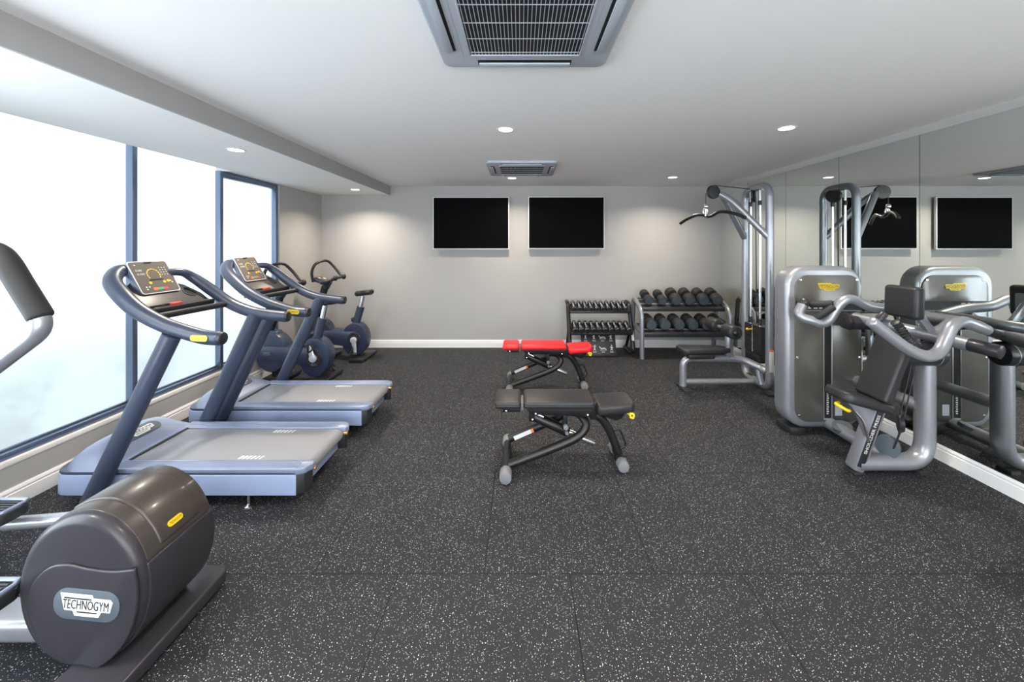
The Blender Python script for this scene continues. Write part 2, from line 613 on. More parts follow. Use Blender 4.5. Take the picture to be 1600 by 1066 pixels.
# windows: slate frames with frosted panes, numbered from the far corner
MULL = [5.905-1.0865*i for i in range(7)]
for i in range(6):
    y1, y0 = MULL[i], MULL[i+1]
    head = 2.80 if i == 0 else 3.05
    ORG[0] = Vector((0, 0, 0))
    b = MB()
    b.box((-3.80, y0-0.025, 0.345), (-3.725, y0+0.025, head+0.03), 0.003)
    if i == 0:
        b.box((-3.80, y1-0.025, 0.345), (-3.725, y1+0.025, head+0.03), 0.003)
    b.box((-3.80, y0+0.025, 0.345), (-3.725, y1-0.025, 0.395), 0.003)
    b.box((-3.79, y0+0.025, 0.395), (-3.765, y1-0.025, 0.412), 0.002)
    b.box((-3.80, y0+0.025, head-0.045), (-3.725, y1-0.025, head+0.034), 0.003)
    w = structure('window_%d' % (i+1), b, M_FRAME, 'slate framed frosted window, %s from the far corner' % ORD[i], 'window')
    g = MB().box((-3.795, y0+0.02, 0.40), (-3.787, y1-0.02, head))
    o = link('glass_pane', g, M_FROST if i < 4 else M_FROST_FILL, w)  # nearest panes, out of view, carry added fill glow
    o['label'] = 'frosted glass pane'
structure('wall_left_reveal', MB().box((-3.86, 5.93, 0.345), (-3.70, 6.062, 2.834)), M_WALL, 'pale reveal beside the last window', 'wall')

# mirrors on the right wall
my = [7.178, 6.30, 5.40, 4.50, 3.59, 2.69, 1.79, 0.89]
names = ['narrow mirror panel in the far corner behind the dumbbell rack', 'second mirror panel from the back wall, behind the cable tower', 'third mirror panel from the back wall', 'fourth mirror panel from the back wall, behind the upright weight tower', 'mirror panel beside the shoulder machine, fifth from the back wall', 'sixth mirror panel from the back wall, at the picture edge', 'seventh mirror panel from the back wall, cut by the picture edge']
for i in range(7):
    ORG[0] = Vector((0, 0, 0))
    o = link('mirror_panel', MB().box((3.715, my[i+1]+0.003, 0.142), (3.728, my[i]-0.003, 2.93)), M_MIRROR)
    if my[i] < 2.7:
        continue
    o['label'] = names[i]
    o['category'] = 'mirror'
    o['group'] = 'mirror panels along the right wall'
for o in [o for o in bpy.data.objects if o.name.startswith('mirror_panel') and 'label' not in o]:
    bpy.data.objects.remove(o)
structure('wall_right_panel', MB().box((3.715, YF, 0.142), (3.73, 2.68, 2.93)), M_WALL, 'bare wall this side of the mirrors', 'wall')

# outside: paving and two leafy plants close behind the frosted glass
structure('ground', MB().box((-14, -8, -0.6), (-4.0, 14, -0.4)), M_GROUND, 'pale paving outside the windows', 'ground')
def plant(x, y, z0, h, n, label):
    t = thing('garden_shrub', label, 'plant', (x, y, -0.4), 'shrubs outside the windows')
    st = MB()
    lf = MB()
    for k in range(7):
        a = k*0.9
        tip = V(x+0.06*math.cos(a), y+0.36*math.sin(a), z0+h*(0.7+0.3*random.random()))
        st.tube(smooth([V(x, y, -0.4), V(x+0.05*math.cos(a), y+0.08*math.sin(a), z0), tip], 4), 0.008, 6)
        for j in range(n):
            f = random.random()
            c = V(x, y, z0).lerp(tip, f)+V(random.uniform(-.05, .05), random.uniform(-.12, .12), random.uniform(-.08, .08))
            d = V(random.uniform(-1, 1), random.uniform(-1, 1), random.uniform(-.3, .6)).normalized()
            s = d.cross(V(0, 0, 1)).normalized()
            bmv = [lf.bm.verts.new(c+d*0.0), lf.bm.verts.new(c+d*0.05+s*0.022), lf.bm.verts.new(c+d*0.11), lf.bm.verts.new(c+d*0.05-s*0.022)]
            lf.bm.faces.new(bmv)
    part('stem', st, M_LEAF, t)
    part('foliage', lf, M_LEAF, t)
plant(-4.13, 3.12, 0.25, 0.75, 40, 'green shrub blurred behind the frosted glass, nearer one')
plant(-4.13, 4.35, 0.2, 0.62, 30, 'green shrub blurred behind the frosted glass, farther one')

# ------------------------------------------------------------------ ceiling fittings
def make_downlight():
    t = thing('ceiling_downlight', '', 'light', (0, 0, 0), 'recessed downlights')
    part('trim_ring', MB().lathe([(0.078, 0.0), (0.085, -0.004), (0.08, -0.008), (0.066, -0.006), (0.066, 0.0)], (0, 0, 0), (0, 0, 1), 36), M_BASE, t)
    part('lens', MB().lathe([(0.066, -0.001), (0.064, -0.005), (0.03, -0.007)], (0, 0, 0), (0, 0, 1), 36), M_LAMP, t)
    ld = bpy.data.lights.new('downlight_lamp', 'AREA')
    ld.shape = 'DISK'
    ld.size = 0.12
    ld.energy = LAMP_W
    ld.color = LAMP_TINT
    ld.spread = math.radians(140)
    l = bpy.data.objects.new('downlight_lamp', ld)
    COL.objects.link(l)
    l.location = (0, 0, -0.012)
    l.parent = t
    return t
dl = make_downlight()
lamps = [(-0.139, 3.647, 3.0, 'ceiling downlight between the two air conditioners'),
         (-0.136, 6.29, 3.0, 'ceiling downlight above the gap between the screens'),
         (2.489, 3.607, 3.0, 'ceiling downlight nearest the mirrors, above the shoulder machine'),
         (2.459, 6.23, 3.0, 'ceiling downlight in front of the cable tower'),
         (-2.77, 3.76, 2.834, 'downlight in dropped ceiling band above the nearer treadmill'),
         (-2.755, 6.44, 2.834, 'downlight in dropped ceiling band by the far corner'),
         (-0.139, 1.0, 3.0, 'ceiling downlight overhead on this side of the air conditioner'),
         (2.49, 0.98, 3.0, 'ceiling downlight overhead near the mirror wall'),
         (-2.77, 1.08, 2.834, 'downlight overhead in dropped ceiling band'),
         (-0.139, -1.6, 3.0, 'ceiling downlight far behind, middle row'),
         (2.49, -1.6, 3.0, 'ceiling downlight far behind, mirror side')]
for i, (x, y, z, lab) in enumerate(lamps):
    if i == 0:
        dl.location = (x, y, z)
        dl['label'] = lab
    elif i < 6:
        dup(dl, (x, y, z), lab)
    else:                       # the rows overhead and behind the eye: their light only
        l = bpy.data.objects.new('downlight_lamp', bpy.data.lights['downlight_lamp'])
        COL.objects.link(l)
        l.location = (x, y, z-0.012)

def make_cassette():
    t = thing('air_conditioner', '', 'air conditioner', (0, 0, 0), 'ceiling cassette air conditioners')
    part('casing', MB().prism(rrect(-0.475, -0.475, 0.475, 0.475, 0.06), (0, 0, -0.035), (1, 0, 0), (0, 1, 0), 0.045, 0.014, 3), M_ACGREY, t)
    part('filter', MB().box((-0.30, -0.31, -0.0365), (0.30, 0.31, -0.0355)), M_DARK, t)
    g = MB()
    for k in range(32):
        x = -0.292+0.584*k/31
        g.box((x-0.0016, -0.31, -0.0400), (x+0.0016, 0.31, -0.0370))
    for k in range(5):
        y = -0.28+0.14*k
        g.box((-0.30, y-0.002, -0.0402), (0.30, y+0.002, -0.0372))
    part('intake_grille', g, M_ACGREY, t)
    f = MB()
    for s in (-1, 1):
        f.box((-0.305+0.0, s*0.312-0.005, -0.044), (0.305, s*0.312+0.005, -0.036), 0.002)
        f.box((s*0.305-0.005, -0.312, -0.044), (s*0.305+0.005, 0.312, -0.036), 0.002)
        f.box((s*0.345-0.001, -0.36, -0.0362), (s*0.345+0.001, 0.36, -0.0352))
    part('grille_frame', f, M_ACGREY, t)
    for k in range(4):
        R = Matrix.Rotation(k*PI/2, 4, 'Z')
        part('air_slot', MB().box((-0.27, 0.375, -0.0362), (0.27, 0.435, -0.0352), M=R), M_DARK, t)
        fl = MB().box((-0.262, 0.388, -0.052), (0.262, 0.432, -0.042), 0.004, M=R)
        fl.box((-0.262, 0.424, -0.05), (0.262, 0.432, -0.036), 0.002, M=R)
        part('louvre_flap', fl, M_ACGREY, t)
    return t
ac = make_cassette()
ac.location = (0.025, 1.835, 3.0)
ac['label'] = 'large grey ceiling cassette air conditioner overhead, nearer and cropped by the frame'
dup(ac, (0.022, 5.47, 3.0), 'smaller looking ceiling cassette air conditioner near the screens')

# ------------------------------------------------------------------ wall screens
M_SILVERP = mat('pale_silver_bezel', srgb(222, 222, 224), 0.4, metal=0.2)
def make_screen():
    t = thing('wall_television', '', 'television', (0, 0, 0), 'black screens on the back wall')
    part('casing', MB().prism(rrect(-0.70, -0.482, 0.70, 0.482, 0.008, 3), (0, 0.0, 0), (1, 0, 0), (0, 0, 1), 0.045, 0.003), M_SILVERP, t)
    part('screen', MB().box((-0.685, -0.048, -0.464), (0.685, -0.0445, 0.468)), M_SCREEN, t)
    part('wall_bracket', MB().box((-0.25, 0.0, -0.2), (0.25, 0.055, 0.2), 0.004), M_BLACKM, t)
    return t
tv = make_screen()
tv.location = (-0.905, 7.125, 2.306)
tv['label'] = 'black wall mounted television, the one nearer the windows'
dup(tv, (0.845, 7.125, 2.312), 'black wall mounted television, the one nearer the mirrors')

# ------------------------------------------------------------------ treadmills
def make_treadmill():
    Yc = 3.125
    t = thing('treadmill', 'slate grey treadmill nearer the camera, behind the big drum', 'treadmill', (-2.44, Yc, 0), 'treadmills by the windows')
    y0, y1 = 2.75, 3.50
    # plan outline with a rounded nose at the window end
    def plan(x0, x1, ins=0.0):
        ya, yb = y0+ins, y1-ins
        P = [(x1, ya), (x1, yb)]
        nose = []
        for k in range(15):
            a = PI/2+PI*k/14
            c, s = math.cos(a), math.sin(a)
            nose.append((x0+0.16+0.16*math.copysign(abs(c)**0.75, c), (ya+yb)/2+(yb-ya)/2*math.copysign(abs(s)**0.55, s)))
        return P+nose
    sk = part('side_skirt', MB().prism(plan(-3.395, -1.60), (0, 0, 0.115), (1, 0, 0), (0, 1, 0), 0.150, 0.008, 3), M_TRD_SKIRT, t, 'pale silver-blue skirt')
    dk = [(-2.95, y0), (-1.575, y0), (-1.515, y0+0.03), (-1.50, y0+0.10), (-1.58, y0+0.118), (-1.58, y1-0.118), (-1.50, y1-0.10), (-1.515, y1-0.03), (-1.575, y1), (-2.95, y1)]
    part('deck_band', MB().prism(plan(-3.385, -1.60), (0, 0, 0.263), (1, 0, 0), (0, 1, 0), 0.022, 0.006, 2), M_TRD_TUBE, t)
    for s in (0, 1):
        ya = y0 if s == 0 else y1-0.122
        yo, yi = (y0, y0+0.122) if s == 0 else (y1, y1-0.122)
        pl = [(-2.97, ya), (-1.58, ya), (-1.58, ya+0.122), (-2.97, ya+0.122)]
        if s == 0:
            pl = [(-2.97, y0), (-1.60, y0), (-1.545, y0+0.025), (-1.515, y0+0.085), (-1.53, y0+0.122), (-2.97, y0+0.122)]
        else:
            pl = [(-2.97, y1-0.122), (-1.53, y1-0.122), (-1.515, y1-0.085), (-1.545, y1-0.025), (-1.60, y1), (-2.97, y1)]
        r = MB().prism(pl, (0, 0, 0.262), (1, 0, 0), (0, 1, 0), 0.045, 0.007, 3)
        for k in range(5):
            yy = ya+0.02+k*0.019
            r.box((-2.95, yy, 0.306), (-1.60, yy+0.009, 0.3095), 0.001, 1)
        part('side_rail', r, M_TRD_BODY, t)
        # rear end block under each rail
        if s == 0:
            pb = [(-1.62, y0+0.004), (-1.60, y0+0.004), (-1.555, y0+0.028), (-1.53, y0+0.085), (-1.54, y0+0.118), (-1.62, y0+0.118)]
        else:
            pb = [(-1.62, y1-0.118), (-1.54, y1-0.118), (-1.53, y1-0.085), (-1.555, y1-0.028), (-1.60, y1-0.004), (-1.62, y1-0.004)]
        part('rear_block', MB().prism(pb, (0, 0, 0.12), (1, 0, 0), (0, 1, 0), 0.145, 0.006), M_BLACK, t)
        yb_ = yi-0.01 if s == 0 else yi+0.01
        part('roller_bolt', MB().cyl((-1.555, yb_, 0.255), (-1.515, yb_, 0.255), 0.015, bevel=0.003), M_BRASS, t)
    belt = part('running_belt', MB().box((-2.94, 2.875, 0.268), (-1.60, 3.375, 0.296), 0.003).cyl((-1.60, 2.878, 0.245), (-1.60, 3.372, 0.245), 0.051, seg=36), M_BELT, t)
    for yy in (2.90, 3.31):
        bm_ = MB()
        for k in range(6):
            x = -2.13+k*0.032
            bm_.prism([(x, yy), (x+0.022-k*0.002, yy), (x+0.032-k*0.002, yy+0.045), (x+0.01, yy+0.045)], (0, 0, 0.2962), (1, 0, 0), (0, 1, 0), 0.0006)
        part('belt_mark', bm_, M_WHITE, belt)
    part('underframe', MB().box((-3.25, 2.86, 0.075), (-1.75, 2.94, 0.12), 0.005).box((-3.25, 3.31, 0.075), (-1.75, 3.39, 0.12), 0.005).box((-2.9, 2.9, 0.08), (-2.8, 3.35, 0.115), 0.004), M_BLACKM, t)
    for x, y in ((-1.97, 2.80), (-1.97, 3.45), (-3.1, 2.9), (-3.1, 3.35)):
        f = MB().cyl((x, y, 0.02), (x, y, 0.125), 0.011, seg=14)
        f.lathe([(0.026, 0), (0.032, 0.006), (0.03, 0.016), (0.014, 0.028)], (x, y, 0.0), (0, 0, 1), 22)
        part('levelling_foot', f, M_CHROME, t)
    # motor hood: swells from the nose up to a crest, squared off towards the belt
    rows = []
    N, K = 16, 26
    for i in range(N+1):
        u = i/N
        x = -3.385+0.455*u
        hw = 0.373*(1-(1-min(1, u*2.0+0.0))**2.4)**0.42 if u > 0 else 0.02
        if u < 0.47:
            crest = 0.290+0.135*math.sin(u/0.47*PI/2)**1.1
        else:
            crest = 0.425-0.110*((u-0.47)/0.53)**1.3
        row = []
        for j in range(K+1):
            v = -1+2*j/K
            h = (1-abs(v)**4.0)**0.72
            row.append(V(x, Yc+hw*v, 0.285+(crest-0.285)*h))
        rows.append(row)
    last = rows[-1]
    rows.append([V(p.x+0.012, p.y, 0.285+(p.z-0.285)*0.92) for p in last])
    rows.append([V(p.x+0.016, p.y, 0.284) for p in last])
    hood = part('motor_hood', MB().grid(rows), M_TRD_BODY, t)
    part('hood_gasket', MB().box((-2.935, 2.86, 0.285), (-2.905, 3.39, 0.306), 0.004), M_BLACK, t)
    U, W = V(0, 1, 0), V(-1, 0, 0.43)
    c = V(-3.083, Yc-0.01, 0.3965)
    part('badge_plate', MB().prism(rrect(-0.175, -0.056, 0.175, 0.056, 0.055), c, U, W, 0.004, 0.0015), M_DISC, hood)
    name_plate(hood, c+V(0.0016, 0, 0.0040), U, W, 0.25, 0.080, M_WHITE, M_BLACK, 0.002)
    # uprights
    for (pb, pt) in ((V(-3.01, 2.70, 0.10), V(-2.472, 2.735, 1.262)), (V(-2.97, 3.55, 0.10), V(-2.40, 3.505, 1.275))):
        part('upright', MB().tube([pb, pb.lerp(pt, .5), pt], 0.064, 20, r2=0.046, up=(0, 1, 0), cap=0.01), M_TRD_TUBE, t)
    # handrail loop
    near = [at(344, 529, 2.75), at(320, 527, 2.745), at(290, 519, 2.74), at(255, 507, 2.735), at(218, 487, 2.735), at(192, 464, 2.76), at(176, 442, 2.82), at(183, 426, 2.92), at(203, 423, 3.02)]
    far = [at(280, 425, 3.34), at(302, 434, 3.43), at(330, 453, 3.49), at(360, 474, 3.515), at(392, 487, 3.515), at(420, 492, 3.51), at(447, 495, 3.505)]
    path = smooth(near+[V(-3.06, 3.18, 1.665)]+far, 7)
    n = len(path)
    rad = [1.0+0.10*math.exp(-((i/n-0.32)/0.13)**2)-0.36*math.exp(-((i/n-0.60)/0.09)**2) for i in range(n)]
    hr = part('handrail', MB().tube(path, 0.050, 18, radii=rad, cap=0.022), M_TRD_TUBE, t)
    part('grip_cap', MB().cyl(near[0]+V(-0.004, 0, 0), near[0]+V(0.028, 0, 0), 0.046, bevel=0.012), M_BLACK, hr)
    part('grip_cap', MB().cyl(far[-1]+V(-0.004, 0, 0), far[-1]+V(0.028, 0, 0), 0.046, bevel=0.012), M_BLACK, hr)
    ob = near[1]+V(0.0, -0.0505, 0.004)
    part('badge', MB().prism(rrect(-0.060, -0.021, 0.060, 0.021, 0.02), ob, (1, 0, -0.05), (0, 0.08, 1), 0.003), M_YELLOW, hr, 'yellow oval badge')
    part('badge_lettering', MB().text('TECHNOGYM', ob+V(0, -0.0032, 0), (1, 0, -0.05), (0, 0.08, 1), 0.094, 0.018, 0.0006), M_BLACK, hr)
    # dashboard between the rails
    U, W = V(0, 1, 0), V(-0.255, 0, 0.205).normalized()
    O = V(-2.765, Yc, 1.405)
    dash = [(-0.335, 0.0), (0.335, 0.0), (0.335, 0.12), (0.27, 0.25), (0.14, 0.33), (-0.14, 0.33), (-0.27, 0.25), (-0.335, 0.12)]
    db = part('dashboard', MB().prism(dash, O, U, W, -0.03, 0.008), M_PANEL, t)
    part('tray_ledge', MB().box((-2.785, 2.79, 1.385), (-2.735, 3.46, 1.425), 0.008).box((-2.80, 2.80, 1.372), (-2.745, 3.45, 1.39), 0.004), M_BLACK, t)
    part('crossbar', MB().tube([V(-2.70, 2.775, 1.372), V(-2.69, 3.12, 1.372), V(-2.66, 3.49, 1.372)], 0.026, 16), M_BLACK, t)
    Nn = U.cross(W)
    part('cup_holder', MB().lathe([(0.052, 0.0), (0.056, 0.006), (0.047, 0.006), (0.044, -0.01)], O+U*0.235+W*0.15, Nn, 28), M_CHROME, db)
    part('cup_well', MB().lathe([(0.045, 0.0), (0.044, 0.002)], O+U*0.235+W*0.15, Nn, 28), M_DARK, db)
    part('safety_clip', MB().box((-2.81, 3.075, 1.42), (-2.765, 3.165, 1.445), 0.008), M_REDP, db, 'red safety key clip')
    cd = MB().tube(smooth([V(-2.80, 3.08, 1.436), V(-2.79, 3.03, 1.44), V(-2.80, 2.97, 1.437), V(-2.79, 2.93, 1.438), V(-2.80, 2.90, 1.436)], 6), 0.006, 8)
    part('key_cord', cd, M_BLACK, db)
    st = MB().prism([(-0.30, 0.035), (-0.235, 0.02), (-0.225, 0.105), (-0.285, 0.115)], O, U, W, 0.0015)
    part('sticker', st, M_CREAM, db, 'cream instruction sticker')
    part('sticker_header', MB().prism([(-0.285, 0.117), (-0.225, 0.107), (-0.223, 0.127), (-0.28, 0.135)], O, U, W, 0.0015), M_ORANGE, db)
    # tilted console
    C = V(-2.962, Yc, 1.648)
    Wd = V(-0.132, 0, 0.243).normalized()
    Nd = U.cross(Wd)
    con = part('console', MB().prism(rrect(-0.165, -0.142, 0.165, 0.142, 0.022), C-Nd*0.05, U, Wd, 0.05, 0.008, 3), M_TRD_BODY, t)
    part('console_rim', MB().prism(rrect(-0.167, -0.144, 0.167, 0.144, 0.023), C, U, Wd, 0.0015), M_SILVERP, con)
    part('console_face', MB().prism(rrect(-0.158, -0.136, 0.158, 0.136, 0.018), C, U, Wd, 0.003), M_FACE, con)
    fp = C+Nd*0.003
    w_, d_ = MB(), MB()
    for r_ in range(4):
        for c_ in range(3):
            w_.prism(rrect(0.068+c_*0.024, 0.075-r_*0.021, 0.076+c_*0.024, 0.082-r_*0.021, 0.003, 3), fp, U, Wd, 0.0005)
    for (u_, v_) in ((-0.115, 0.11), (0.115, -0.045), (0.125, -0.06), (-0.11, -0.085), (-0.11, -0.105), (-0.085, -0.085)):
        w_.prism(rrect(u_-0.006, v_-0.005, u_+0.006, v_+0.005, 0.002, 3), fp, U, Wd, 0.0005)
    w_.text('0:00', fp+U*-0.105+Wd*0.062, U, Wd, 0.05, 0.016, 0.0005)
    w_.text('0.00', fp+U*-0.10+Wd*0.03, U, Wd, 0.06, 0.016, 0.0005)
    part('key_print', w_, M_WHITE, con)
    y_ = MB()
    for k in range(11):
        a0 = math.radians(205-230*k/10)
        y_.prism(rrect(-0.008, 0.048, 0.008, 0.056, 0.002, 2), fp+Wd*0.018, U*math.sin(a0)-Wd*math.cos(a0), U*math.cos(a0)+Wd*math.sin(a0), 0.0005)
    for (u_, v_) in ((-0.06, -0.05), (0.06, -0.05), (0.095, -0.045)):
        part('speed_key', MB().prism(rrect(u_-0.012, v_-0.01, u_+0.012, v_+0.01, 0.005, 3), fp, U, Wd, 0.0005), M_YELLOW, con)
    part('gauge_print', y_, M_YELLOW, con)
    for q, (m_, u_) in enumerate(((M_ORANGE, -0.042), (M_TEAL, 0.0), (M_REDP, 0.042))):
        part('control_key', MB().prism(rrect(u_-0.021, -0.118, u_+0.021, -0.096, 0.006, 3), fp, U, Wd, 0.002), m_, con, ('orange', 'teal', 'red')[q]+' control key')
    part('reading_ledge', MB().prism([(-0.03, 0.124), (0.03, 0.124), (0.03, 0.136), (-0.03, 0.136)], fp, U, Wd, 0.006, 0.002).prism(rrect(-0.055, -0.03, 0.055, -0.022, 0.003, 3), fp, U, Wd, 0.003), M_BLACK, con)
    part('console_neck', MB().tube([C-Nd*0.05-Wd*0.05, C-Nd*0.13-Wd*0.10], 0.07, 16), M_BLACK, t)
    return t
tm = make_treadmill()
dup(tm, tm.location+V(0.03, 1.065, 0), 'slate grey treadmill standing between nearer treadmill and the bikes')

# ------------------------------------------------------------------ exercise bikes
M_CRANK = mat('pale_silver_crank', srgb(205, 208, 212), 0.35, metal=0.3)
def make_bike():
    t = thing('exercise_bike', 'navy exercise bike in the far corner against the back wall', 'exercise bike', (-2.95, 6.5, 0), 'exercise bikes in the corner')
    Y = 6.5
    rx, rz = 0.215, 0.272
    fx, fz, bx, bz = -3.36, 0.40, -2.76, 0.335
    def drum(x, z, name, ry=0.10):
        b = MB()
        prof = [(0.80, -ry), (0.97, -ry+0.004), (1.0, -ry+0.02), (1.0, ry-0.02), (0.97, ry-0.004), (0.80, ry)]
        bb = MB().lathe(prof, (0, 0, 0), (0, 1, 0), 48)
        bb.bm.transform(Matrix.Translation((x, Y, z)) @ Matrix.Diagonal((rx, 1, rz, 1)))
        return part(name, bb, M_BLUE, t)
    fd = drum(fx, fz, 'flywheel_cover')
    rd = drum(bx, bz, 'crank_cover')
    # flat bar linking both covers
    b = MB()
    for s in (-1, 1):
        O = V(0, Y+s*0.101, 0)
        poly = [(fx-0.10, fz-0.10), (bx+0.02, bz-0.125), (bx+0.10, bz-0.08), (bx+0.12, bz), (bx+0.10, bz+0.08), (bx+0.02, bz+0.135), (fx-0.10, fz+0.10), (fx-0.14, fz)]
        b.prism([(p[0], p[1]) for p in poly], V(0, Y+(-0.118 if s < 0 else 0.098), 0), (1, 0, 0), (0, 0, 1), -0.02, 0.005)
    b.box((fx+0.15, Y-0.075, fz-0.10), (bx-0.15, Y+0.075, fz+0.09), 0.02)
    body = part('main_beam', b, M_BLUE, t)
    part('beam_badge', MB().box((fx-0.09, Y-0.1205, fz-0.03), (fx+0.0, Y-0.117, fz+0.02), 0.001), M_DISC, body)
    for s in (-1, 1):
        yy = Y+s*0.122
        part('hub_ring', MB().lathe([(0.10, 0), (0.105, 0.010), (0.09, 0.012), (0.085, 0.008), (0.01, 0.008)], (bx+0.01, yy-s*0.004, bz), (0, s, 0), 32, 1.2), M_ANTH, rd)
        a = math.radians(-80 if s < 0 else 100)
        d = V(math.cos(a), 0, math.sin(a)*1.15)
        tip = V(bx+0.01, yy+s*0.03, bz)+d*0.185
        hub = V(bx+0.01, yy+s*0.02, bz)
        cr = MB().cyl(hub-V(0, s*0.02, 0), hub+V(0, s*0.016, 0), 0.052, bevel=0.006)
        cr.tube([hub, tip], 0.034, 12, r2=0.013, up=(0, 1, 0), radii=[1.25, 0.75])
        keep = ORG[0].copy()
        ORG[0] = hub.copy()
        crank = part('crank_arm', cr, M_CRANK, t)
        crank.location = hub-keep
        pd = MB().box((tip.x-0.05, tip.y+(0.01 if s > 0 else -0.10), tip.z-0.014), (tip.x+0.05, tip.y+(0.10 if s > 0 else -0.01), tip.z+0.014), 0.006)
        pd.tube(smooth([V(tip.x-0.05, tip.y+s*0.02, tip.z+0.01), V(tip.x-0.07, tip.y+s*0.03, tip.z+0.07), V(tip.x-0.02, tip.y+s*0.055, tip.z+0.10), V(tip.x-0.05, tip.y+s*0.09, tip.z+0.01)], 5), 0.012, 8)
        part('pedal', pd, M_BLACK, crank)
        ORG[0] = keep
    # seat post and saddle
    part('seat_tube', MB().tube([V(bx-0.03, Y, bz+0.16), V(bx+0.075, Y, 0.865)], 0.062, 18, r2=0.05, up=(0, 1, 0), cap=0.008), M_TRD_TUBE, t)
    sp = part('seat_post', MB().tube([V(bx+0.068, Y, 0.84), V(bx+0.115, Y, 1.05)], 0.038, 16, up=(0, 1, 0)), M_CHROME, t)
    part('adjuster_knob', MB().cyl(V(bx-0.08, Y, 0.64), V(bx-0.03, Y, 0.66), 0.035, bevel=0.008), M_BLACK, t)
    sd = MB()
    rows = []
    for i in range(13):
        u = i/12
        x = bx-0.03+0.31*u
        w = 0.028+0.085*max(0, min(1, (u-0.35)/0.45))**1.2
        if i in (0, 12):
            w *= 0.3
        z = 1.085+0.035*u**2+0.008*math.sin(u*PI)
        th = 0.075*(0.4 if i in (0, 12) else 1)
        rows.append([V(x, Y+w*math.cos(a), z+(th*0.5)*math.sin(a)*(1.1 if math.sin(a) > 0 else 1.3)) for a in [2*PI*k/20 for k in range(21)]])
    sd.grid(rows)
    part('saddle', sd, M_BLACK, t)
    # mast, console, handlebars
    part('mast', MB().tube([V(fx-0.10, Y, fz+0.20), V(-3.285, Y, 1.21)], 0.058, 16, r2=0.042, up=(0, 1, 0)), M_BLACKM, t)
    part('mast_foot', MB().prism([(fx-0.2, fz+0.12), (fx+0.14, fz+0.12), (fx+0.06, fz+0.30), (fx-0.16, fz+0.30)], V(0, Y+0.07, 0), (1, 0, 0), (0, 0, 1), 0.14, 0.02), M_BLUE, t)
    con = MB().obox(V(-3.33, Y, 1.30), V(0.85, 0, -0.30), V(0, 1, 0), V(0.30, 0, 0.85), 0.24, 0.24, 0.06, 0.02, 3)
    con.tube([V(-3.27, Y, 1.17), V(-3.25, Y, 1.29)], 0.075, 14, radii=[0.6, 1.1])
    cn = part('console', con, M_BLUE, t)
    part('console_face', MB().obox(V(-3.318, Y, 1.335), V(0.85, 0, -0.30), V(0, 1, 0), V(0.30, 0, 0.85), 0.20, 0.20, 0.008, 0.003), M_PANEL, cn)
    part('key_print', MB().obox(V(-3.36, Y-0.05, 1.355), V(0.85, 0, -0.30), V(0, 1, 0), V(0.30, 0, 0.85), 0.03, 0.05, 0.003).obox(V(-3.32, Y+0.04, 1.341), V(0.85, 0, -0.30), V(0, 1, 0), V(0.30, 0, 0.85), 0.05, 0.04, 0.003), M_CREAM, cn)
    hb = MB().tube(smooth([V(-3.42, Y-0.13, 1.30), V(-3.43, Y-0.15, 1.45), V(-3.39, Y-0.13, 1.58), V(-3.33, Y-0.03, 1.635), V(-3.28, Y+0.08, 1.63), V(-3.21, Y+0.15, 1.53), V(-3.13, Y+0.17, 1.42), V(-3.06, Y+0.15, 1.36)], 7), 0.022, 12, cap=0.01)
    hb.tube(smooth([V(-3.30, Y-0.10, 1.27), V(-3.16, Y-0.16, 1.30), V(-3.06, Y-0.15, 1.345)], 7), 0.022, 12, cap=0.01)
    hb.tube([V(-3.07, Y-0.19, 1.345), V(-3.05, Y, 1.36), V(-3.07, Y+0.19, 1.355)], 0.024, 12, cap=0.01)
    part('handlebar', hb, M_BLACK, t)
    for s in (-1, 1):
        part('grip_knob', MB().ball(V(-3.04, Y+s*0.15, 1.36), 0.034, 0.05, 0.045), M_BLACK, t)
    # floor stabilisers
    part('rear_stabiliser', MB().box((bx-0.02, Y-0.27, 0.012), (bx+0.23, Y+0.30, 0.062), 0.012).box((bx-0.02, Y-0.07, 0.05), (bx+0.12, Y+0.07, 0.12), 0.01), M_ANTH, t)
    part('front_stabiliser', MB().box((fx+0.05, Y-0.27, 0.012), (fx+0.23, Y+0.27, 0.062), 0.012).box((fx-0.02, Y-0.05, 0.05), (fx+0.2, Y+0.05, 0.18), 0.01), M_ANTH, t)
    for x0_, x1_ in ((bx, bx+0.2), (fx+0.06, fx+0.2)):
        for ya_ in (Y-0.25, Y+0.2):
            part('foot', MB().box((x0_, ya_, 0.0), (x1_, ya_+0.05, 0.014)), M_RUBBER, t)
    return t
bk = make_bike()
b2 = dup(bk, bk.location+V(-0.115, -1.03, 0), 'navy exercise bike next to the farther treadmill, nearer the camera')
for ch in b2.children:
    if ch.name.startswith('crank_arm'):
        ch.rotation_euler = (0, math.radians(172), 0)

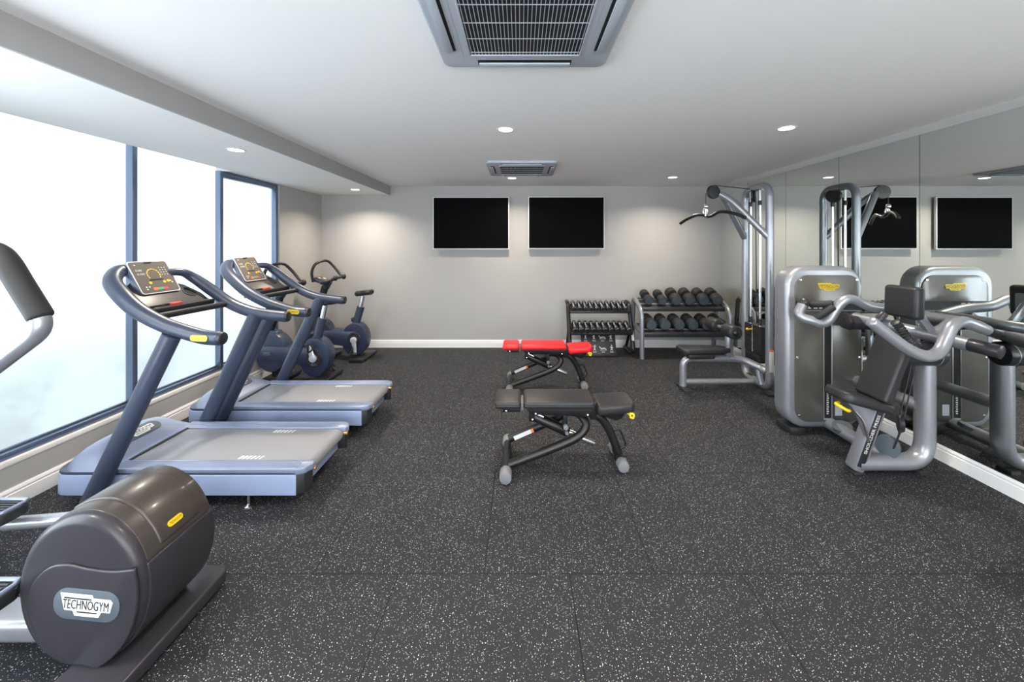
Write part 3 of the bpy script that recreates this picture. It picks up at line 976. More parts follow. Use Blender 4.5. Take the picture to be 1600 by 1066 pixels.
# ------------------------------------------------------------------ weight benches
def make_bench(vinyl, label, dx, dy):
    ORG[0] = V(0, 0, 0)
    t = thing('weight_bench', label, 'weight bench', (0.37, 3.38, 0), 'adjustable weight benches')
    ya, yb = 3.235, 3.55
    def pad(name, x0, x1, z0=0.520, z1=0.588):
        p = part(name, MB().box((x0, ya, z0), (x1, yb, z1), 0.024, 4), vinyl, t)
        s = MB().tube(fillet([V(x0+0.01, ya-0.001, z0+0.03), V(x1-0.01, ya-0.001, z0+0.03)], 0.01), 0.004, 8)
        part('piping', s, vinyl, p)
        return p
    pad('head_pad', -0.213, 0.003)
    pad('back_pad', 0.030, 0.625)
    M = Matrix.Translation((0.66, 0, 0.478)) @ Matrix.Rotation(math.radians(-4), 4, 'Y') @ Matrix.Translation((-0.66, 0, -0.515))
    sp = MB().prism([(0.655, ya+0.0), (0.955, ya+0.012), (0.985, ya+0.06), (0.985, yb-0.06), (0.955, yb-0.012), (0.655, yb)], (0, 0, 0.500), (1, 0, 0), (0, 1, 0), 0.085, 0.034, 4)
    sp.bm.transform(M)
    part('seat_pad', sp, vinyl, t)
    part('pad_tray', MB().prism([(0.035, 0.525), (0.61, 0.525), (0.60, 0.448), (0.09, 0.468)], (0, ya+0.03, 0), (1, 0, 0), (0, 0, 1), -(yb-ya-0.06), 0.006), M_BLACKM, t)
    part('head_bracket', MB().box((-0.15, ya+0.05, 0.480), (0.0, yb-0.05, 0.522), 0.006).box((-0.02, 3.36, 0.485), (0.06, 3.43, 0.525), 0.005), M_BLACKM, t)
    part('head_pivot', MB().box((0.004, 3.30, 0.49), (0.028, 3.49, 0.55), 0.004), M_GREYPL, t)
    sb = MB().prism([(0.64, 0.50), (0.80, 0.49), (0.945, 0.51), (0.88, 0.405), (0.83, 0.385), (0.66, 0.44)], (0, 3.335, 0), (1, 0, 0), (0, 0, 1), -0.12, 0.006)
    part('seat_bracket', sb, M_BLACKM, t)
    part('pull_pin', MB().cyl(V(0.90, 3.34, 0.475), V(0.925, 3.24, 0.478), 0.012, seg=14).tube(smooth([V(0.92, 3.245, 0.488), V(0.95, 3.235, 0.485), V(0.945, 3.235, 0.455), V(0.92, 3.24, 0.462)], 5), 0.009, 8), M_YELLOW, t, 'yellow seat release pin')
    # rear foot bar and caps
    part('rear_crossbar', MB().tube([V(-0.118, 3.10, 0.055), V(-0.118, 3.66, 0.055)], 0.034, 16), M_BLACKM, t)
    for y0, y1 in ((3.055, 3.17), (3.60, 3.70)):
        part('foot_cap', MB().cyl(V(-0.118, y0, 0.051), V(-0.118, y1, 0.051), 0.049, 0.049, bevel=0.01), M_GREYPL, t)
    # bent main tube: two rails joined in a loop below the seat
    nearp = [V(-0.10, 3.21, 0.075), V(0.30, 3.25, 0.205), V(0.49, 3.27, 0.285), V(0.56, 3.30, 0.36), V(0.535, 3.36, 0.412), V(0.49, 3.42, 0.42), V(0.42, 3.49, 0.40), V(0.30, 3.52, 0.31), V(-0.10, 3.55, 0.125)]
    mf = part('main_frame', MB().tube(smooth(nearp, 8), 0.036, 16), M_BLACKM, t)
    d = (V(-0.10, 3.55, 0.125)-V(0.30, 3.52, 0.31))
    c = V(-0.10, 3.55, 0.125)-d*0.30
    part('warning_label', MB().obox(c+V(0, -0.037, 0.0), d, d.cross(V(0, 1, 0)), V(0, 1, 0), 0.17, 0.036, 0.002), M_WHITE, mf, 'white warning label')
    part('label_header', MB().obox(c-d*0.22+V(0, -0.037, 0.0), d, d.cross(V(0, 1, 0)), V(0, 1, 0), 0.024, 0.036, 0.002), M_ORANGE, mf)
    # front leg
    fl = smooth([V(0.52, 3.38, 0.40), V(0.60, 3.38, 0.435), V(0.69, 3.38, 0.40), V(0.775, 3.39, 0.29), V(0.835, 3.39, 0.15), V(0.86, 3.39, 0.07)], 8)
    part('front_leg', MB().tube(fl, 0.037, 16), M_BLACKM, t)
    part('front_crossbar', MB().tube([V(0.863, 3.24, 0.052), V(0.863, 3.57, 0.052)], 0.034, 16), M_BLACKM, t)
    for y0, y1 in ((3.21, 3.30), (3.50, 3.585)):
        part('foot_cap', MB().cyl(V(0.863, y0, 0.05), V(0.863, y1, 0.05), 0.048, bevel=0.01), M_GREYPL, t)
    part('carry_handle', MB().tube(fillet([V(0.80, 3.385, 0.27), V(0.87, 3.375, 0.30), V(0.925, 3.37, 0.16), V(0.865, 3.38, 0.11)], 0.03), 0.010, 10), M_BLACKM, t)
    # back adjuster
    part('hinge_bracket', MB().box((0.075, 3.335, 0.375), (0.125, 3.435, 0.48), 0.006).box((0.37, 3.34, 0.31), (0.41, 3.40, 0.46), 0.006).box((0.60, 3.32, 0.40), (0.66, 3.46, 0.55), 0.006), M_BLACKM, t)
    part('adjuster_strut', MB().cyl(V(0.11, 3.385, 0.41), V(0.42, 3.385, 0.265), 0.044, bevel=0.006), M_BLACKM, t)
    part('piston_rod', MB().cyl(V(0.12, 3.36, 0.445), V(0.20, 3.36, 0.41), 0.018).cyl(V(0.40, 3.385, 0.275), V(0.645, 3.385, 0.165), 0.026, bevel=0.004), M_CHROME, t)
    part('adjuster_pin', MB().cyl(V(0.392, 3.31, 0.335), V(0.392, 3.40, 0.335), 0.022, bevel=0.005).cyl(V(0.40, 3.31, 0.285), V(0.40, 3.40, 0.285), 0.014), M_GREYPL, t)
    bt = MB()
    for x, z in ((-0.12, 0.50), (0.13, 0.475), (0.57, 0.465), (0.105, 0.395)):
        bt.lathe([(0.011, 0), (0.009, 0.006), (0.003, 0.008)], V(x, ya+0.03 if z > 0.42 else 3.335, z), (0, -1, 0), 10)
    part('bolt_head', bt, M_CHROME, t)
    t.location += V(dx, dy, 0)
    return t
make_bench(M_VINYL, 'black padded adjustable bench in the middle of the floor', 0, 0)
make_bench(M_RED, 'red padded adjustable bench behind the black bench', -0.02, 1.83)

# ------------------------------------------------------------------ dumbbell racks
def make_silver_rack():
    t = thing('dumbbell_rack', 'silver two-tier rack of black dumbbells against the back wall', 'dumbbell rack', (2.75, 6.75, 0))
    for x in (2.035, 3.52):
        path = fillet([V(x, 6.455, 0.0), V(x, 6.47, 0.80), V(x, 6.93, 0.985), V(x, 7.03, 0.0)], 0.14)
        part('side_frame', MB().tube(path, 0.043, 16, r2=0.036, up=(1, 0, 0)), M_SILVER, t)
        part('cross_tie', MB().tube([V(x, 6.50, 0.42), V(x, 6.97, 0.50)], 0.026, 12), M_SILVER, t)
    def tray(yf, zf, yr, zr, name):
        d = V(0, yr-yf, zr-zf)
        n = V(1, 0, 0).cross(d).normalized()
        c = V(2.777, (yf+yr)/2, (zf+zr)/2)
        b = MB()
        b.box((2.07, yf-0.015, zf-0.072), (3.485, yf+0.012, zf+0.004), 0.004)
        b.obox(c-n*0.012, V(1, 0, 0), d, n, 1.415, d.length, 0.012, 0.002)
        p = part(name, b, M_ANTH, t)
        for f in (0.32, 0.72):
            q = V(0, yf, zf)+d*f+n*0.003
            part('cradle_rail', MB().obox(V(2.777, q.y, q.z), V(1, 0, 0), d, n, 1.41, 0.03, 0.012, 0.003), M_SILVER, p)
    tray(6.585, 0.845, 6.93, 0.968, 'upper_tray')
    tray(6.425, 0.445, 6.86, 0.525, 'lower_tray')
    return t
make_silver_rack()

def make_dumbbell(r, L, head, heads_mat, end_mat, grip_r, flute=True):
    """lies along y, handle centred on its base point"""
    t = thing('dumbbell', '', 'dumbbell', (0, 0, 0))
    part('handle', MB().cyl((0, -L/2+head*0.8, 0), (0, L/2-head*0.8, 0), grip_r, seg=14).cyl((0, -0.02, 0), (0, 0.02, 0), grip_r*1.15, seg=14, bevel=0.004), M_CHROME, t)
    for s in (-1, 1):
        a = V(0, s*(L/2-head), 0)
        e = V(0, s*L/2, 0)
        h = part('weight_head', MB().cyl(a, e, r, seg=28, bevel=r*0.14), heads_mat, t)
        part('end_disc', MB().lathe([(r*0.86, -0.001), (r*0.84, 0.003), (r*0.3, 0.003), (r*0.28, 0.001)], e, (0, s, 0), 24), end_mat, h)
    return t
big = make_dumbbell(0.094, 0.335, 0.125, M_RUBBER, M_DISC, 0.019)
small6 = make_dumbbell(0.078, 0.31, 0.105, M_RUBBER, M_DISC, 0.019)
for row, (yc, z_tray, tilt) in enumerate(((6.775, 0.912, 19.6), (6.645, 0.485, 10.4))):
    for k in range(6):
        src = small6 if (row == 0 and k < 2) else big
        r = 0.078 if src is small6 else 0.094
        a = math.radians(tilt)
        loc = V(2.20+0.2335*k, yc-math.sin(a)*(r+0.013), z_tray+math.cos(a)*(r+0.013))
        size = ('small' if r < 0.09 else 'thick') if row == 0 else 'heavy'
        lab = '%s black rubber dumbbell, %s from the left on the %s shelf of the silver rack' % (size, ORD[k], ('upper', 'lower')[row])
        first = 'label' not in src or src['label'] == ''
        if first:
            src.location, src.rotation_euler, src['label'] = loc, (a, 0, 0), lab
            d = src
        else:
            d = dup(src, loc, lab, (a, 0, 0))
        d['group'] = 'rubber dumbbells on the silver rack'

def make_black_rack():
    t = thing('hand_weight_rack', 'small black two-tier rack of chrome hand weights', 'dumbbell rack', (1.4, 6.8, 0))
    for x in (0.845, 1.925):
        path = fillet([V(x, 7.08, 0.04), V(x, 6.66, 0.04), V(x, 6.56, 0.10), V(x, 6.66, 0.40), V(x, 6.86, 0.87), V(x, 7.02, 0.88)], 0.09)
        sf = part('side_frame', MB().tube(path, 0.030, 14, r2=0.036, up=(1, 0, 0), cap=0.008), M_BLACKM, t)
        part('rear_brace', MB().tube([V(x, 6.72, 0.50), V(x, 7.02, 0.06)], 0.024, 12), M_BLACKM, t)
        if x > 1:
            part('warning_label', MB().obox(V(x-0.0, 6.655, 0.365), V(1, 0, 0), V(0, 0.42, 0.9), V(0, -0.9, 0.42), 0.042, 0.23, 0.068), M_WHITE, sf, 'white warning label')
    for (yf, zf, yr, zr, nm) in ((6.72, 0.745, 6.94, 0.835, 'upper_tray'), (6.56, 0.405, 6.86, 0.50, 'lower_tray')):
        d = V(0, yr-yf, zr-zf)
        n = V(1, 0, 0).cross(d).normalized()
        b = MB().obox(V(1.385, (yf+yr)/2, (zf+zr)/2), V(1, 0, 0), d, n, 1.05, d.length, 0.012, 0.002)
        b.box((0.86, yf-0.01, zf-0.03), (1.91, yf+0.01, zf+0.012), 0.004)
        b.box((0.86, yr-0.01, zr-0.02), (1.91, yr+0.01, zr+0.012), 0.004)
        part(nm, b, M_BLACKM, t)
    return t
make_black_rack()
M_DCHROME = mat('dark_chrome', srgb(150, 150, 152), 0.22, metal=1.0)
tiny = make_dumbbell(0.038, 0.25, 0.050, M_DCHROME, M_BLACK, 0.017)
mid = make_dumbbell(0.046, 0.30, 0.062, M_DCHROME, M_BLACK, 0.020)
for row, (src, r, yc, zc, tilt, x0, dx) in enumerate(((tiny, 0.038, 6.82, 0.7859, 22.25, 0.935, 0.0995), (mid, 0.046, 6.665, 0.4383, 17.57, 0.935, 0.1005))):
    a = math.radians(tilt)
    for k in range(10):
        loc = V(x0+dx*k, yc-math.sin(a)*(r+0.017), zc+math.cos(a)*(r+0.017))
        lab = '%s chrome hand weight, %s from the left on the %s tray of the black rack' % (('slim', 'larger')[row], ORD[k], ('upper', 'lower')[row])
        if k == 0:
            src.location, src.rotation_euler, src['label'] = loc, (a, 0, 0), lab
            d = src
        else:
            d = dup(src, loc, lab, (a, 0, 0))
        d['group'] = 'chrome hand weights on the black rack'

# exercise sheet standing under the black rack
t = thing('exercise_chart', 'black board of white exercise figures under the hand weight rack', 'poster', (1.36, 6.72, 0))
lean = V(0, 0.16, 0.40).normalized()
part('board', MB().obox(V(1.355, 6.70, 0.19)+lean*0.0, V(1, 0, 0), lean, V(0, -0.4, 0.16), 0.60, 0.41, 0.012, 0.002), M_BLACK, t)
part('board_foot', MB().box((1.06, 6.60, 0.0), (1.66, 6.80, 0.02), 0.003).box((1.30, 6.72, 0.01), (1.40, 6.80, 0.22), 0.003), M_BLACK, t)
b = MB()
nrm = V(0, -lean.z, lean.y)
def fig(cx, cw, k):
    O = V(1.355, 6.70, 0.19)+nrm*0.0068
    X = V(1, 0, 0)
    def seg(u0, w0, u1, w1, th):
        p, q = O+X*(cx+u0)+lean*(cw+w0), O+X*(cx+u1)+lean*(cw+w1)
        b.obox((p+q)/2, q-p, nrm.cross((q-p).normalized()), nrm, (q-p).length, th, 0.001)
    rng = random.Random(k)
    lie = k in (2, 6)
    if lie:
        seg(-0.04, 0.02, 0.03, 0.03, 0.022); seg(0.03, 0.03, 0.055, 0.01, 0.014); seg(-0.04, 0.02, -0.05, 0.045, 0.012); seg(-0.05, -0.002, 0.06, -0.002, 0.008)
        hd = (-0.055, 0.05)
    else:
        seg(0, 0.02, 0.004, 0.06, 0.022); seg(0, 0.02, -0.018, -0.01, 0.012); seg(0.002, 0.02, 0.02, -0.01, 0.012)
        seg(0.0, 0.055, -0.028, 0.055+rng.uniform(-.03, .03), 0.01); seg(0.0, 0.055, 0.03, 0.055+rng.uniform(-.03, .03), 0.01)
        hd = (0.004, 0.078)
    c = O+X*(cx+hd[0])+lean*(cw+hd[1])
    b.cyl(c, c+nrm*0.001, 0.011, seg=12)
    seg(-0.03, -0.035, 0.03, -0.035, 0.012)
for k in range(4):
    fig(-0.22+0.147*k, 0.085, k)
    fig(-0.22+0.147*k, -0.105, 4+k)
part('figure_print', b, M_WHITE, t)

# ------------------------------------------------------------------ cable tower with lat bar
t = thing('cable_pulldown_machine', 'silver cable pulldown tower with seat, standing by the mirrors', 'exercise machine', (2.85, 5.17, 0))
x = 3.165
YN, YR = 4.90, 5.43
loop = fillet([V(x, (YN+YR)/2, 0.085), V(x, YN, 0.085), V(x, YN, 2.675), V(x, YR, 2.675), V(x, YR, 0.085), V(x, (YN+YR)/2+0.01, 0.085)], 0.17, 8)
part('upright_frame', MB().tube(loop, 0.047, 18), M_SILVER, t)
sf = fillet([V(2.17, 5.15, 0.03), V(2.17, 5.15, 0.40), V(2.95, 5.15, 0.385), V(3.13, 5.02, 0.30), V(3.155, 4.93, 0.28)], 0.13, 8)
part('seat_rail', MB().tube(sf, 0.046, 16), M_SILVER, t)
part('seat_rail_brace', MB().tube(fillet([V(3.10, 5.05, 0.32), V(3.12, 5.0, 0.10)], 0.1), 0.038, 12), M_SILVER, t)
part('floor_rail', MB().tube([V(2.17, 5.15, 0.085), V(3.12, 5.15, 0.085)], 0.036, 16), M_SILVER, t)
for y0, y1, xx in ((4.98, 5.24, 2.17), (4.84, 4.97, x), (5.36, 5.48, x)):
    part('foot_plate', MB().box((xx-0.055, y0, 0.0), (xx+0.06, y1, 0.030), 0.004), M_ANTH, t)
part('foot_grip', MB().obox(V(x, 5.04, 0.134), V(1, 0, 0), V(0, 1, 0), V(0, 0, 1), 0.06, 0.12, 0.008, 0.002).obox(V(x, 5.30, 0.134), V(1, 0, 0), V(0, 1, 0), V(0, 0, 1), 0.06, 0.12, 0.008, 0.002), M_BLACK, t)
# boom of two converging tubes
tip = V(2.66, 5.17, 2.56)
for yy in (YN, YR):
    m = 0.05 if yy < 5.1 else -0.05
    part('boom_arm', MB().tube(fillet([V(x, yy, 1.99), V(2.78, 5.17-m*1.5+0, 2.50), tip+V(0.02, 0, 0.03)], 0.1, 8), 0.042, 16), M_SILVER, t)
fp = part('front_pulley', MB().lathe([(0.07, -0.028), (0.088, -0.026), (0.092, -0.012), (0.08, 0.0), (0.092, 0.012), (0.088, 0.026), (0.07, 0.028)], (2.585, 5.17, 2.615), (0.25, -1, 0), 32), M_BLACK, t)
part('rear_pulley', MB().lathe([(0.07, -0.028), (0.088, -0.026), (0.092, -0.012), (0.08, 0.0), (0.092, 0.012), (0.088, 0.026), (0.07, 0.028)], (x, 5.25, 2.575), (0.9, -0.45, 0), 32).box((x-0.02, 5.22, 2.57), (x+0.02, 5.28, 2.66), 0.004), M_BLACK, t)
cb = MB().tube([V(2.60, 5.17, 2.705), V(x-0.05, 5.24, 2.665)], 0.006, 8)
cb.tube([V(2.49, 5.18, 2.60), V(2.49, 5.18, 2.463)], 0.005, 8)
cb.tube([V(x, 5.19, 2.56), V(x, 5.17, 0.86)], 0.006, 8)
part('cable', cb, M_BLACK, t)
for yy in (5.08, 5.285):
    rod = part('guide_rod', MB().cyl((x-0.01, yy, 0.82), (x-0.01, yy, 2.63), 0.016, seg=16), M_CHROME, t)
    for z0_, z1_ in ((2.43, 2.49), (0.85, 0.93)):
        part('rod_collar', MB().cyl((x-0.01, yy, z0_), (x-0.01, yy, z1_), 0.023, seg=16), M_BLACK, rod)
zz = 0.47
pls = MB()
for k in range(15):
    pls.box((3.115, 5.0, zz+k*0.0248), (3.245, 5.36, zz+k*0.0248+0.0222), 0.002, 1)
ws = part('weight_stack', pls, M_ANTH, t)
part('stack_holes', MB().box((3.1135, 5.178, 0.475), (3.115, 5.188, 0.83)), M_WHITE, ws)
part('selector_pin', MB().cyl((3.05, 5.185, 0.775), (3.115, 5.185, 0.775), 0.010, seg=12).ball(V(3.05, 5.185, 0.775), 0.02), M_YELLOW, t, 'yellow selector pin')
part('stack_base', MB().box((3.11, 5.02, 0.36), (3.25, 5.34, 0.462), 0.005), M_BLACK, t)
part('warning_label', MB().box((x-0.034, 4.846, 0.30), (x+0.02, 4.853, 0.56), 0.001), M_WHITE, t, 'white warning label')
part('label_header', MB().box((x-0.034, 4.846, 0.562), (x+0.02, 4.853, 0.585), 0.001), M_ORANGE, t)
# seat and knee rollers
st = MB().prism([(2.17, 4.99), (2.62, 5.03), (2.78, 5.09), (2.80, 5.22), (2.64, 5.28), (2.17, 5.32), (2.12, 5.27), (2.12, 5.04)], (0, 0, 0.478), (1, 0, 0), (0, 1, 0), 0.062, 0.022, 4)
seat = part('seat_pad', st, M_VINYL, t)
part('seat_shell', MB().prism([(2.20, 5.03), (2.56, 5.05), (2.56, 5.26), (2.20, 5.28)], (0, 0, 0.405), (1, 0, 0), (0, 1, 0), 0.078, 0.025, 3), M_BLACK, seat)
part('knee_post', MB().tube([V(2.775, 5.15, 0.39), V(2.775, 5.15, 0.80)], 0.040, 16, cap=0.01), M_SILVER, t)
part('roller_tube', MB().cyl((2.70, 4.82, 0.80), (2.70, 5.52, 0.80), 0.022, seg=14).box((2.69, 5.11, 0.765), (2.80, 5.19, 0.835), 0.01), M_SILVER, t)
for y0, y1 in ((4.83, 5.06), (5.26, 5.50)):
    r = part('knee_roller', MB().cyl((2.70, y0, 0.80), (2.70, y1, 0.80), 0.088, bevel=0.022), M_VINYL, t)
    e = y0 if y0 < 5 else y1
    part('roller_cap', MB().lathe([(0.04, 0), (0.038, 0.012), (0.02, 0.024), (0.004, 0.026)], (2.70, e, 0.80), (0, -1 if y0 < 5 else 1, 0), 24), M_BLACKM, r)
# the bar is hung from the cable: a thing of its own
t2 = thing('pulldown_bar', 'curved black pulldown bar hanging from the tower cable', 'pulldown bar', (2.52, 5.18, 2.25))
lb = smooth([at(1063, 349.5, 5.62), at(1073, 343, 5.53), at(1086, 337, 5.42), at(1096, 336, 5.33), at(1106, 338.5, 5.22), at(1113, 337, 5.15), at(1123, 331.5, 5.06), at(1136, 331.5, 4.96), at(1152, 335, 4.84), at(1165, 341, 4.75)], 6)
part('bar', MB().tube(lb, 0.021, 12, cap=0.008), M_BLACKM, t2)
hk = MB().tube([V(2.49, 5.19, 2.40), V(2.495, 5.20, 2.295)], 0.010, 10).ball(V(2.49, 5.18, 2.425), 0.03, 0.03, 0.035)
hk.tube([V(2.49+0.03*math.cos(a), 5.195, 2.36+0.045*math.sin(a)) for a in [2*PI*k/16 for k in range(16)]], 0.007, 8, closed=True)
part('carabiner', hk, M_CHROME, t2)

# ------------------------------------------------------------------ shoulder press by the mirrors
t = thing('shoulder_press_machine', 'grey shoulder press machine with padded seat and weight tower by the mirrors', 'exercise machine', (3.05, 3.4, 0))
FY = 3.89
shell = MB().prism(rrect(2.665, 0.066, 3.445, 1.69, 0.20, 9), (0, FY-0.02, 0), (1, 0, 0), (0, 0, 1), -0.21, 0.045, 4)
tw = part('tower_shell', shell, M_SILVER, t)
part('tower_panel', MB().prism(rrect(2.748, 0.135, 3.412, 1.605, 0.135, 9), (0, FY-0.021, 0), (1, 0, 0), (0, 0, 1), 0.012, 0.004), M_TAUPE, tw)
PY = FY-0.033
part('selector_slot', MB().box((3.035, PY-0.002, 0.17), (3.105, PY+0.001, 1.10)), M_DARK, tw)
part('slot_trim', MB().box((3.105, PY-0.006, 0.17), (3.118, PY+0.001, 1.14), 0.002).box((3.028, PY-0.006, 0.17), (3.035, PY+0.001, 1.14), 0.002).box((3.028, PY-0.006, 0.16), (3.118, PY+0.001, 0.175), 0.002), M_SILVER, tw)
part('instruction_strip', MB().box((2.75, PY-0.002, 1.255), (3.41, PY+0.001, 1.345)), M_BLACK, tw)
part('strip_edge', MB().box((2.75, PY-0.004, 1.245), (3.41, PY+0.001, 1.255)), M_SILVER, tw)
b = MB()
for k in range(5):
    for j in range(2):
        b.box((2.765+k*0.055, PY-0.0026, 1.268+j*0.036), (2.795+k*0.055+0.008*((k+j) % 2), PY-0.0015, 1.292+j*0.036))
part('strip_print', b, M_WHITE, tw)
b = MB()
for k in range(10):
    b.box((3.06, PY-0.003, 0.215+k*0.022), (3.078+0.004*(k % 2), PY-0.0015, 0.228+k*0.022))
part('slot_numbers', b, M_WHITE, tw)
b = MB()
for (sx, sz) in ((2.80, 1.555), (3.365, 1.555), (2.77, 0.78), (3.39, 0.78), (2.79, 0.20)):
    b.lathe([(0.013, 0), (0.011, 0.004), (0.004, 0.005)], (sx, PY, sz), (0, -1, 0), 12)
part('panel_screw', b, M_CHROME, tw)
name_plate(tw, V(3.08, PY, 1.487), (1, 0, 0), (0, 0, 1), 0.215, 0.072, M_YELLOW, M_BLACK, 0.004)
part('rating_label', MB().box((3.145, PY-0.002, 0.20), (3.215, PY+0.001, 0.31)), M_ACGREY, tw)
for xx in (2.80, 3.32):
    part('tower_foot', MB().box((xx-0.09, 3.86, 0.0), (xx+0.05, 4.10, 0.07), 0.012), M_BLACK, t)
b = MB()
for k in range(24):
    b.box((2.90, 4.10, 0.20+k*0.036), (3.25, 4.22, 0.20+k*0.036+0.032), 0.002, 1)
part('weight_stack', b, M_ANTH, t)
# floor frame
bf = fillet([V(2.80, 3.235, 0.088), V(3.39, 3.235, 0.088), V(3.39, 3.235, 1.0)], 0.19, 9)
part('base_frame', MB().tube(bf, 0.074, 20, r2=0.062, up=(0, 0, 1)), M_SILVER, t)
part('floor_beam', MB().tube([V(3.10, 3.93, 0.118), V(3.105, 3.27, 0.105)], 0.058, 16), M_SILVER, t)
part('rear_beam', MB().tube([V(3.37, 3.26, 0.55), V(3.37, 3.92, 0.55)], 0.050, 16), M_SILVER, t)
part('frame_foot', MB().box((3.30, 3.18, 0.0), (3.38, 3.29, 0.035), 0.006), M_RUBBER, t)
part('frame_foot', MB().box((2.755, 3.18, 0.0), (2.85, 3.29, 0.028), 0.008), M_RUBBER, t)
# slanted seat post
p0, p1 = V(2.795, 3.235, 0.03), V(2.965, 3.20, 0.60)
sp = part('seat_post', MB().bar(p0, p1, 0.115, 0.085, (-1, 0, 0.3), 0.02), M_SILVER, t)
d = (p1-p0).normalized()
n_ = V(0, -1, 0)
sx = d.cross(n_).normalized()
part('post_channel', MB().obox((p0+p1)/2+V(-0.012, -0.057, 0.0), d, n_.cross(d), n_, 0.50, 0.050, 0.014, 0.004), M_BLACK, sp)
ty = (p0+p1)/2+V(-0.006, -0.0655, 0.04)
part('post_lettering', MB().text('SHOULDER PRESS', ty, d, (n_-d*n_.dot(d)).normalized().cross(d), 0.34, 0.026, 0.001, 0.012), M_WHITE, sp)
part('seat_bracket', MB().prism([(2.66, 0.635), (2.90, 0.575), (2.935, 0.50), (2.86, 0.26), (2.83, 0.36), (2.78, 0.49), (2.72, 0.575)], (0, 3.20, 0), (1, 0, 0), (0, 0, 1), 0.035, 0.005), M_SILVER, t)
part('gas_spring', MB().tube(smooth([V(2.735, 3.15, 0.545), V(2.80, 3.15, 0.46), V(2.845, 3.15, 0.30)], 6), 0.010, 10), M_CHROME, t)
seatp = MB().prism([(0, -0.125), (0.06, -0.14), (0.36, -0.145), (0.36, 0.145), (0.06, 0.14), (0, 0.125), (-0.03, 0.08), (-0.03, -0.08)], (0, 0, 0), (1, 0, 0), (0, 1, 0), 0.082, 0.035, 4)
seatp.bm.transform(Matrix.Translation((2.615, 3.20, 0.640)) @ Matrix.Rotation(math.radians(15), 4, 'Y'))
part('seat_pad', seatp, M_VINYL, t)
part('seat_release', MB().tube(smooth([V(2.64, 3.20, 0.60), V(2.585, 3.16, 0.605), V(2.585, 3.12, 0.60), V(2.63, 3.10, 0.575), V(2.66, 3.12, 0.565)], 6), 0.013, 10), M_YELLOW, t, 'yellow seat release handle')
up = V(0.21, 0, 0.545).normalized()
nb = V(-up.z, 0, up.x)
cB = V(2.957, 3.165, 0.93)
part('backrest_pad', MB().obox(cB-nb*0.035, V(0, 1, 0), up, nb, 0.285, 0.57, 0.075, 0.022, 4), M_VINYL, t)
part('backrest_spine', MB().bar(V(2.955, 3.19, 0.52), V(3.15, 3.19, 1.075), 0.07, 0.045, (-1, 0, 0.3), 0.01), M_SILVER, t)
uh = V(0.03, 0, 1).normalized()
nh = V(-1, 0, 0.03).normalized()
part('headrest_pad', MB().obox(V(3.175, 3.195, 1.435), V(0, 1, 0), uh, nh, 0.285, 0.262, 0.085, 0.030, 4), M_VINYL, t)
part('headrest_bracket', MB().box((3.205, 3.12, 1.36), (3.245, 3.27, 1.50), 0.01).bar(V(3.235, 3.20, 1.41), V(3.405, 3.20, 1.19), 0.06, 0.035, (0, 1, 0), 0.008), M_SILVER, t)
# lever beam from the tower to its end sleeve near the mirror
A, B = V(3.246, 3.75, 1.202), V(3.47, 2.98, 1.135)
lv = part('lever_beam', MB().tube([A, A.lerp(B, .5), B], 0.052, 18), M_SILVER, t)
dB = (B-A).normalized()
part('end_cap', MB().cyl(A-dB*0.02, A+dB*0.012, 0.054, bevel=0.01), M_ANTH, lv)
part('lever_sleeve', MB().cyl(B-dB*0.03, B+dB*0.17, 0.050, bevel=0.008), M_ANTH, lv)
part('pivot_pulley', MB().cyl(V(3.10, 3.70, 1.18), V(3.14, 3.70, 1.18), 0.078, bevel=0.01).cyl(V(3.14, 3.70, 1.16), V(3.36, 3.70, 1.16), 0.066, bevel=0.006).lathe([(0.012, 0), (0.01, 0.006)], V(3.10, 3.70, 1.21), (-1, 0, 0), 12), M_ANTH, t)
ph = part('pulley_housing', MB().cyl(V(3.13, 3.20, 1.005), V(3.47, 3.20, 1.005), 0.098, seg=36, bevel=0.02), M_ANTH, t)
part('housing_band', MB().cyl(V(3.40, 3.20, 1.005), V(3.408, 3.20, 1.005), 0.100, seg=36), M_SILVER, ph)
part('housing_bolt', MB().cyl(V(3.465, 3.18, 0.975), V(3.476, 3.18, 0.975), 0.012, seg=12).cyl(V(3.465, 3.23, 1.05), V(3.476, 3.23, 1.05), 0.009, seg=12), M_CHROME, ph)
# press arms
na = smooth([V(3.53, 2.93, 1.262), V(3.42, 2.895, 1.295), V(3.29, 2.87, 1.335), V(3.19, 2.85, 1.305), V(3.13, 2.84, 1.21), V(3.06, 2.82, 1.125), V(2.955, 2.80, 1.098), V(2.83, 2.80, 1.14), V(2.69, 2.80, 1.235), V(2.56, 2.81, 1.345)], 8)
fa = smooth([at(1440, 493, 3.50), at(1400, 483, 3.50), at(1360, 479, 3.50), at(1333, 468.5, 3.50), at(1318, 470, 3.51), at(1306, 483, 3.53), at(1295, 500, 3.54), at(1283, 505, 3.55), at(1268, 501, 3.57), at(1253, 496, 3.60), at(1249, 488, 3.62), at(1256, 473, 3.63)], 8)
pa = part('press_arm', MB().tube(na, 0.041, 16, cap=0.02), M_SILVER, t)
pf = part('press_arm', MB().tube(fa, 0.043, 16, cap=0.02), M_SILVER, t)
part('arm_yoke', MB().tube(smooth([V(3.53, 2.93, 1.262), V(3.60, 3.05, 1.27), V(3.62, 3.22, 1.275), V(3.63, 3.40, 1.27), fa[0]], 8), 0.042, 16), M_SILVER, t)
part('yoke_link', MB().tube([V(3.60, 3.22, 1.272), V(3.42, 3.2, 1.16)], 0.035, 14), M_SILVER, t)
for p, q in ((at(1266, 476, 3.63), at(1300, 474.5, 3.52)), (at(1270, 501, 3.57), at(1302, 480, 3.50))):
    part('hand_grip', MB().tube([p, q], 0.030, 14, cap=0.012), M_RUBBER, pf, 'black rubber hand grip')
